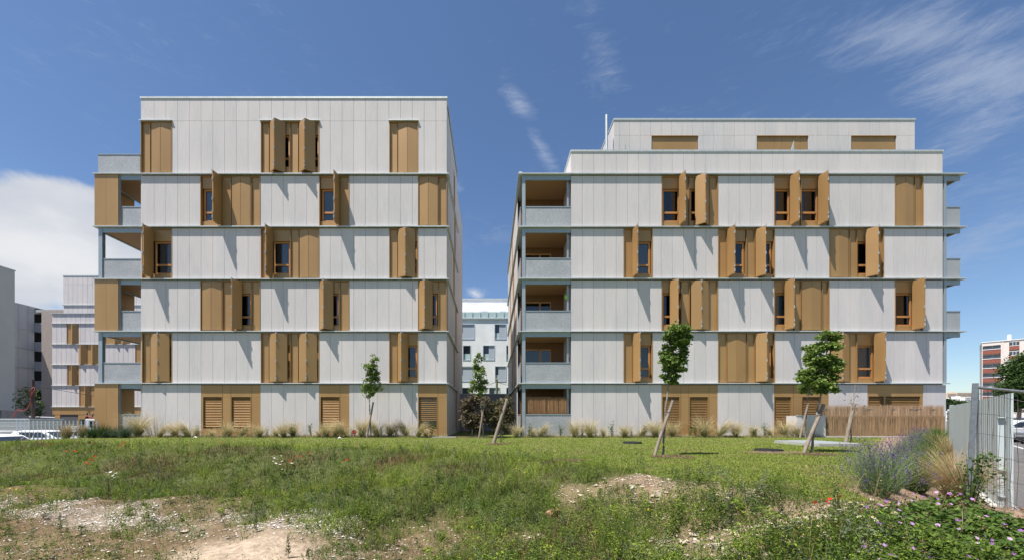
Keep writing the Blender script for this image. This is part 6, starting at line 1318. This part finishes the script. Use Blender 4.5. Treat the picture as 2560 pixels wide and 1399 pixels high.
# mallows
mx = [(2.55, 2.95), (2.85, 2.75), (3.05, 3.25), (3.3, 2.7), (3.45, 3.6), (3.75, 3.0), (3.95, 3.9), (4.15, 3.35), (4.4, 4.05), (3.55, 2.45), (4.6, 3.6), (3.0, 2.35), (4.85, 4.4), (4.3, 2.95), (5.05, 4.0), (2.3, 2.6), (4.75, 3.15)]
mx = [(2.85, 2.75), (3.3, 2.7), (3.75, 3.0), (4.15, 3.35), (3.3, 3.1), (3.55, 3.5), (3.95, 3.65), (4.4, 3.8), (3.0, 2.4), (3.2, 2.9), (2.6, 2.5), (4.0, 3.15), (3.6, 2.65)]
mx = [(a, b, 'near') for a, b in mx]
for i, (x, y, _) in enumerate(mx):
    z = float(H(x, y)); n = 520; a = rng.uniform(0, 6.28, n); r = .30 * np.sqrt(rng.uniform(0, 1, n)); hh = .03 + .19 * (1 - (r / .34) ** 2) * rng.uniform(.35, 1.05, n)
    P = np.stack([np.cos(a) * r, np.sin(a) * r, hh], 1); f = rng.uniform(0, 1, (n, 1)); col = (np.array([[.035, .08, .012]]) * (1 - f) + np.array([[.12, .19, .03]]) * f)
    V, T, c_ = leaves(P, rng.uniform(.022, .055, n), col, up=1.3, aspect=.95)
    lbm = ('farthest and tallest against the fence footing', 'closest to the daisies at the left')
    e = empty('mallow', (x, y, z), f'dark green mallow with violet flowers, {ORDW[i] if i < 22 else "last"} from the camera side of the bottom right patch', 'mallow', 'flowering mallows at the bottom right')
    o = arrmesh('foliage', V, T, c_, veg, e)
    if i not in (3, 9, 11, 15):
        for k in range(random.randint(5, 10)):
            aa = random.uniform(0, 6.28); rr = random.uniform(0, .24); b_ = bpy.data.objects.new('blossom', random.choice(mal)); C.objects.link(b_); b_.parent = e
            b_.location = (math.cos(aa) * rr, math.sin(aa) * rr, .155 + .08 * (1 - rr / .3) + random.uniform(0, .06)); b_.rotation_euler = (random.uniform(.2, 1.1), random.uniform(-.4, .4), random.uniform(-1, 1)); s_ = random.uniform(.7, 1.15); b_.scale = (s_,) * 3
order = sorted([o for o in C.objects if o.get('category') == 'mallow'], key=lambda o: o.location.y)
for i, o in enumerate(order): o['label'] = f'dark green violet-flowered mallow, {ORDW[i]} counting away from the camera in the bottom right patch' if i not in (0,) else 'dark green mallow nearest the camera in the bottom right patch'
# climbing plant at the mesh fence foot
x, y, z = G(2425, 1285); n = 420; t = rng.uniform(0, 1, n); P = np.stack([rng.normal(0, .05 + .06 * (1 - t), n) + .12 * t, rng.normal(0, .06, n), t * .62], 1)
V, T, c_ = cat3([leaves(P, rng.uniform(.02, .045, n), np.array([[.06, .11, .02]]) * rng.uniform(.6, 1.5, (n, 1)), aspect=.8), strands(np.zeros((30, 3)), rng.uniform(.3, .65, 30), np.full(30, .012), rng.uniform(0, 6.28, 30), rng.uniform(0, .3, 30), rng.uniform(0, .3, 30), 3, np.tile([[.08, .09, .03]], (30, 1)), np.tile([[.08, .12, .03]], (30, 1)))]); o = arrmesh('climbing_plant', V, T, c_, veg); o.location = (x, y, z); tag(o, 'upright green plant climbing at the foot of the mesh fence post', 'plant')

# ============================================================= LIGHT, SKY, CAMERA
sd = Vector((-1.47, -1.0, 4.1)).normalized(); el = math.asin(sd.z); 
sun = bpy.data.lights.new('sun', 'SUN'); sun.energy = 5.0; sun.angle = R(.53); sun.color = (1, .955, .89); so = bpy.data.objects.new('sun', sun); C.objects.link(so); so.rotation_euler = (-sd).to_track_quat('-Z', 'Y').to_euler()
W = bpy.data.worlds.new('World'); S.world = W; W.use_nodes = True; nt = W.node_tree; N = nt.nodes; L = nt.links; N.clear()
out = N.new('ShaderNodeOutputWorld'); bg = N.new('ShaderNodeBackground'); L.new(bg.outputs[0], out.inputs[0]); bg.inputs[1].default_value = .082
sky = N.new('ShaderNodeTexSky'); sky.sky_type = 'NISHITA'; sky.sun_disc = False; sky.sun_elevation = el; sky.sun_rotation = math.atan2(sd.x, sd.y); sky.altitude = 200; sky.air_density = 1.0; sky.dust_density = .4; sky.ozone_density = 3.6
tc = N.new('ShaderNodeTexCoord'); nv = N.new('ShaderNodeVectorMath'); nv.operation = 'NORMALIZE'; L.new(tc.outputs['Generated'], nv.inputs[0]); DIR = nv.outputs[0]
def mth(op, a, b=None, c=None, cl=False):
    m = N.new('ShaderNodeMath'); m.operation = op; m.use_clamp = cl
    for i, v in enumerate((a, b, c)):
        if v is None: continue
        if isinstance(v, (int, float)): m.inputs[i].default_value = v
        else: L.new(v, m.inputs[i])
    return m.outputs[0]
def dotv(v):
    m = N.new('ShaderNodeVectorMath'); m.operation = 'DOT_PRODUCT'; L.new(DIR, m.inputs[0]); m.inputs[1].default_value = v; return m.outputs['Value']
def wnoise(scale, stretch=None, ang=0, detail=8, rough=.6, dist=0):
    """noise on the sphere of directions, stretched along a tangent"""
    mp = N.new('ShaderNodeMapping'); L.new(DIR, mp.inputs[0]); mp.inputs['Rotation'].default_value = (0, ang, 0); mp.inputs['Scale'].default_value = stretch or (1, 1, 1)
    n = N.new('ShaderNodeTexNoise'); n.inputs['Scale'].default_value = scale; n.inputs['Detail'].default_value = detail; n.inputs['Roughness'].default_value = rough; n.inputs['Distortion'].default_value = dist; L.new(mp.outputs[0], n.inputs[0]); return n.outputs[0]
def region(px, py, ax, ay, ang=0.0, soft=1.0):
    """soft ellipse of directions about a fixed bearing in the sky"""
    c = Vector(((px - VX) / F, 1, (VY - py) / F)); k = c.length; c.normalize(); r_ = c.cross(Vector((0, 0, 1))).normalized(); u_ = r_.cross(c)
    a = r_ * math.cos(ang) + u_ * math.sin(ang); b = -r_ * math.sin(ang) + u_ * math.cos(ang); sx, sy = ax / F / k, ay / F / k
    da, db = mth('DIVIDE', dotv(a), sx), mth('DIVIDE', dotv(b), sy); d = mth('SQRT', mth('ADD', mth('MULTIPLY', da, da), mth('MULTIPLY', db, db)))
    f = mth('SUBTRACT', 1.0, d, cl=True); front = mth('GREATER_THAN', dotv(c), 0.0); return mth('MULTIPLY', f, front)
def smooth(v, a, b):
    m = N.new('ShaderNodeMapRange'); m.interpolation_type = 'SMOOTHSTEP'; m.inputs[1].default_value = a; m.inputs[2].default_value = b; L.new(v, m.inputs[0]); return m.outputs[0]
# heaped cloud low on the left
cn = wnoise(5.0, (1, 1, 1.7), 0, 9, .58, .2)
reg = mth('MAXIMUM', region(40, 640, 520, 215), region(190, 560, 230, 120)); reg = mth('MAXIMUM', reg, region(-60, 520, 260, 100)); reg = mth('MAXIMUM', reg, mth('MULTIPLY', region(1190, 735, 90, 40), .45))
cum = smooth(mth('ADD', mth('MULTIPLY', reg, .95), mth('MULTIPLY', cn, 1.15)), .78, 1.06)
# drifting cirrus
ci1 = wnoise(8, (1, 1, 4.0), R(35), 12, .74, .9); ci2 = wnoise(26, (1, 1, 5.5), R(35), 8, .7, .6)
cin = mth('ADD', mth('MULTIPLY', ci1, .65), mth('MULTIPLY', ci2, .35))
regs = [(2300, 90, 330, 90, -.5, 1.0), (2480, 190, 260, 120, -.6, 1.05), (2470, 300, 220, 120, .5, .8), (1295, 258, 75, 36, -.7, .95), (1360, 385, 110, 26, -.95, .75), (1500, 150, 260, 80, -1.2, .42), (1230, 600, 500, 90, 0, .35), (2440, 600, 300, 120, .3, .7), (2430, 480, 250, 120, 0, .5), (1900, 200, 700, 300, .4, .22), (500, 200, 800, 400, 0, .2)]
acc = None
for px, py, ax, ay, an, wt in regs:
    r_ = mth('MULTIPLY', region(px, py, ax, ay, an), wt); acc = r_ if acc is None else mth('MAXIMUM', acc, r_)
cir = mth('MULTIPLY', smooth(mth('ADD', mth('MULTIPLY', acc, .50), mth('MULTIPLY', cin, 1.25)), .70, 1.25), .60)
mixs = N.new('ShaderNodeMix'); mixs.data_type = 'RGBA'; L.new(cir, mixs.inputs[0]); hs = N.new('ShaderNodeHueSaturation'); hs.inputs['Hue'].default_value = .502; hs.inputs['Saturation'].default_value = 1.06; hs.inputs['Value'].default_value = 1.0; L.new(sky.outputs[0], hs.inputs['Color']); L.new(hs.outputs[0], mixs.inputs[6]); mixs.inputs[7].default_value = (3.4, 3.9, 4.9, 1)
shade = smooth(wnoise(4.5, (1, 1, 2.2), 0, 6, .5), .3, .7); ccol = N.new('ShaderNodeMix'); ccol.data_type = 'RGBA'; L.new(shade, ccol.inputs[0]); ccol.inputs[6].default_value = (4.1, 4.4, 5.0, 1); ccol.inputs[7].default_value = (5.9, 6.0, 6.2, 1)
mix2 = N.new('ShaderNodeMix'); mix2.data_type = 'RGBA'; L.new(cum, mix2.inputs[0]); L.new(mixs.outputs[2], mix2.inputs[6]); L.new(ccol.outputs[2], mix2.inputs[7]); L.new(mix2.outputs[2], bg.inputs[0])
cam = bpy.data.cameras.new('camera'); co_ = bpy.data.objects.new('camera', cam); C.objects.link(co_); S.camera = co_
co_.location = (0, 0, CZ); co_.rotation_euler = (R(90), 0, 0); cam.sensor_width = 36; cam.sensor_fit = 'HORIZONTAL'; cam.lens = 36 * F / 2560; cam.shift_x = (1280 - VX) / 2560; cam.shift_y = (VY - 699.5) / 2560; cam.clip_end = 5000; cam.clip_start = .05
S.view_settings.view_transform = 'Standard'; S.view_settings.look = 'None'; S.view_settings.exposure = .76; S.view_settings.gamma = 1
S.cycles.max_bounces = 8; S.cycles.transparent_max_bounces = 12; S.cycles.use_denoising = True
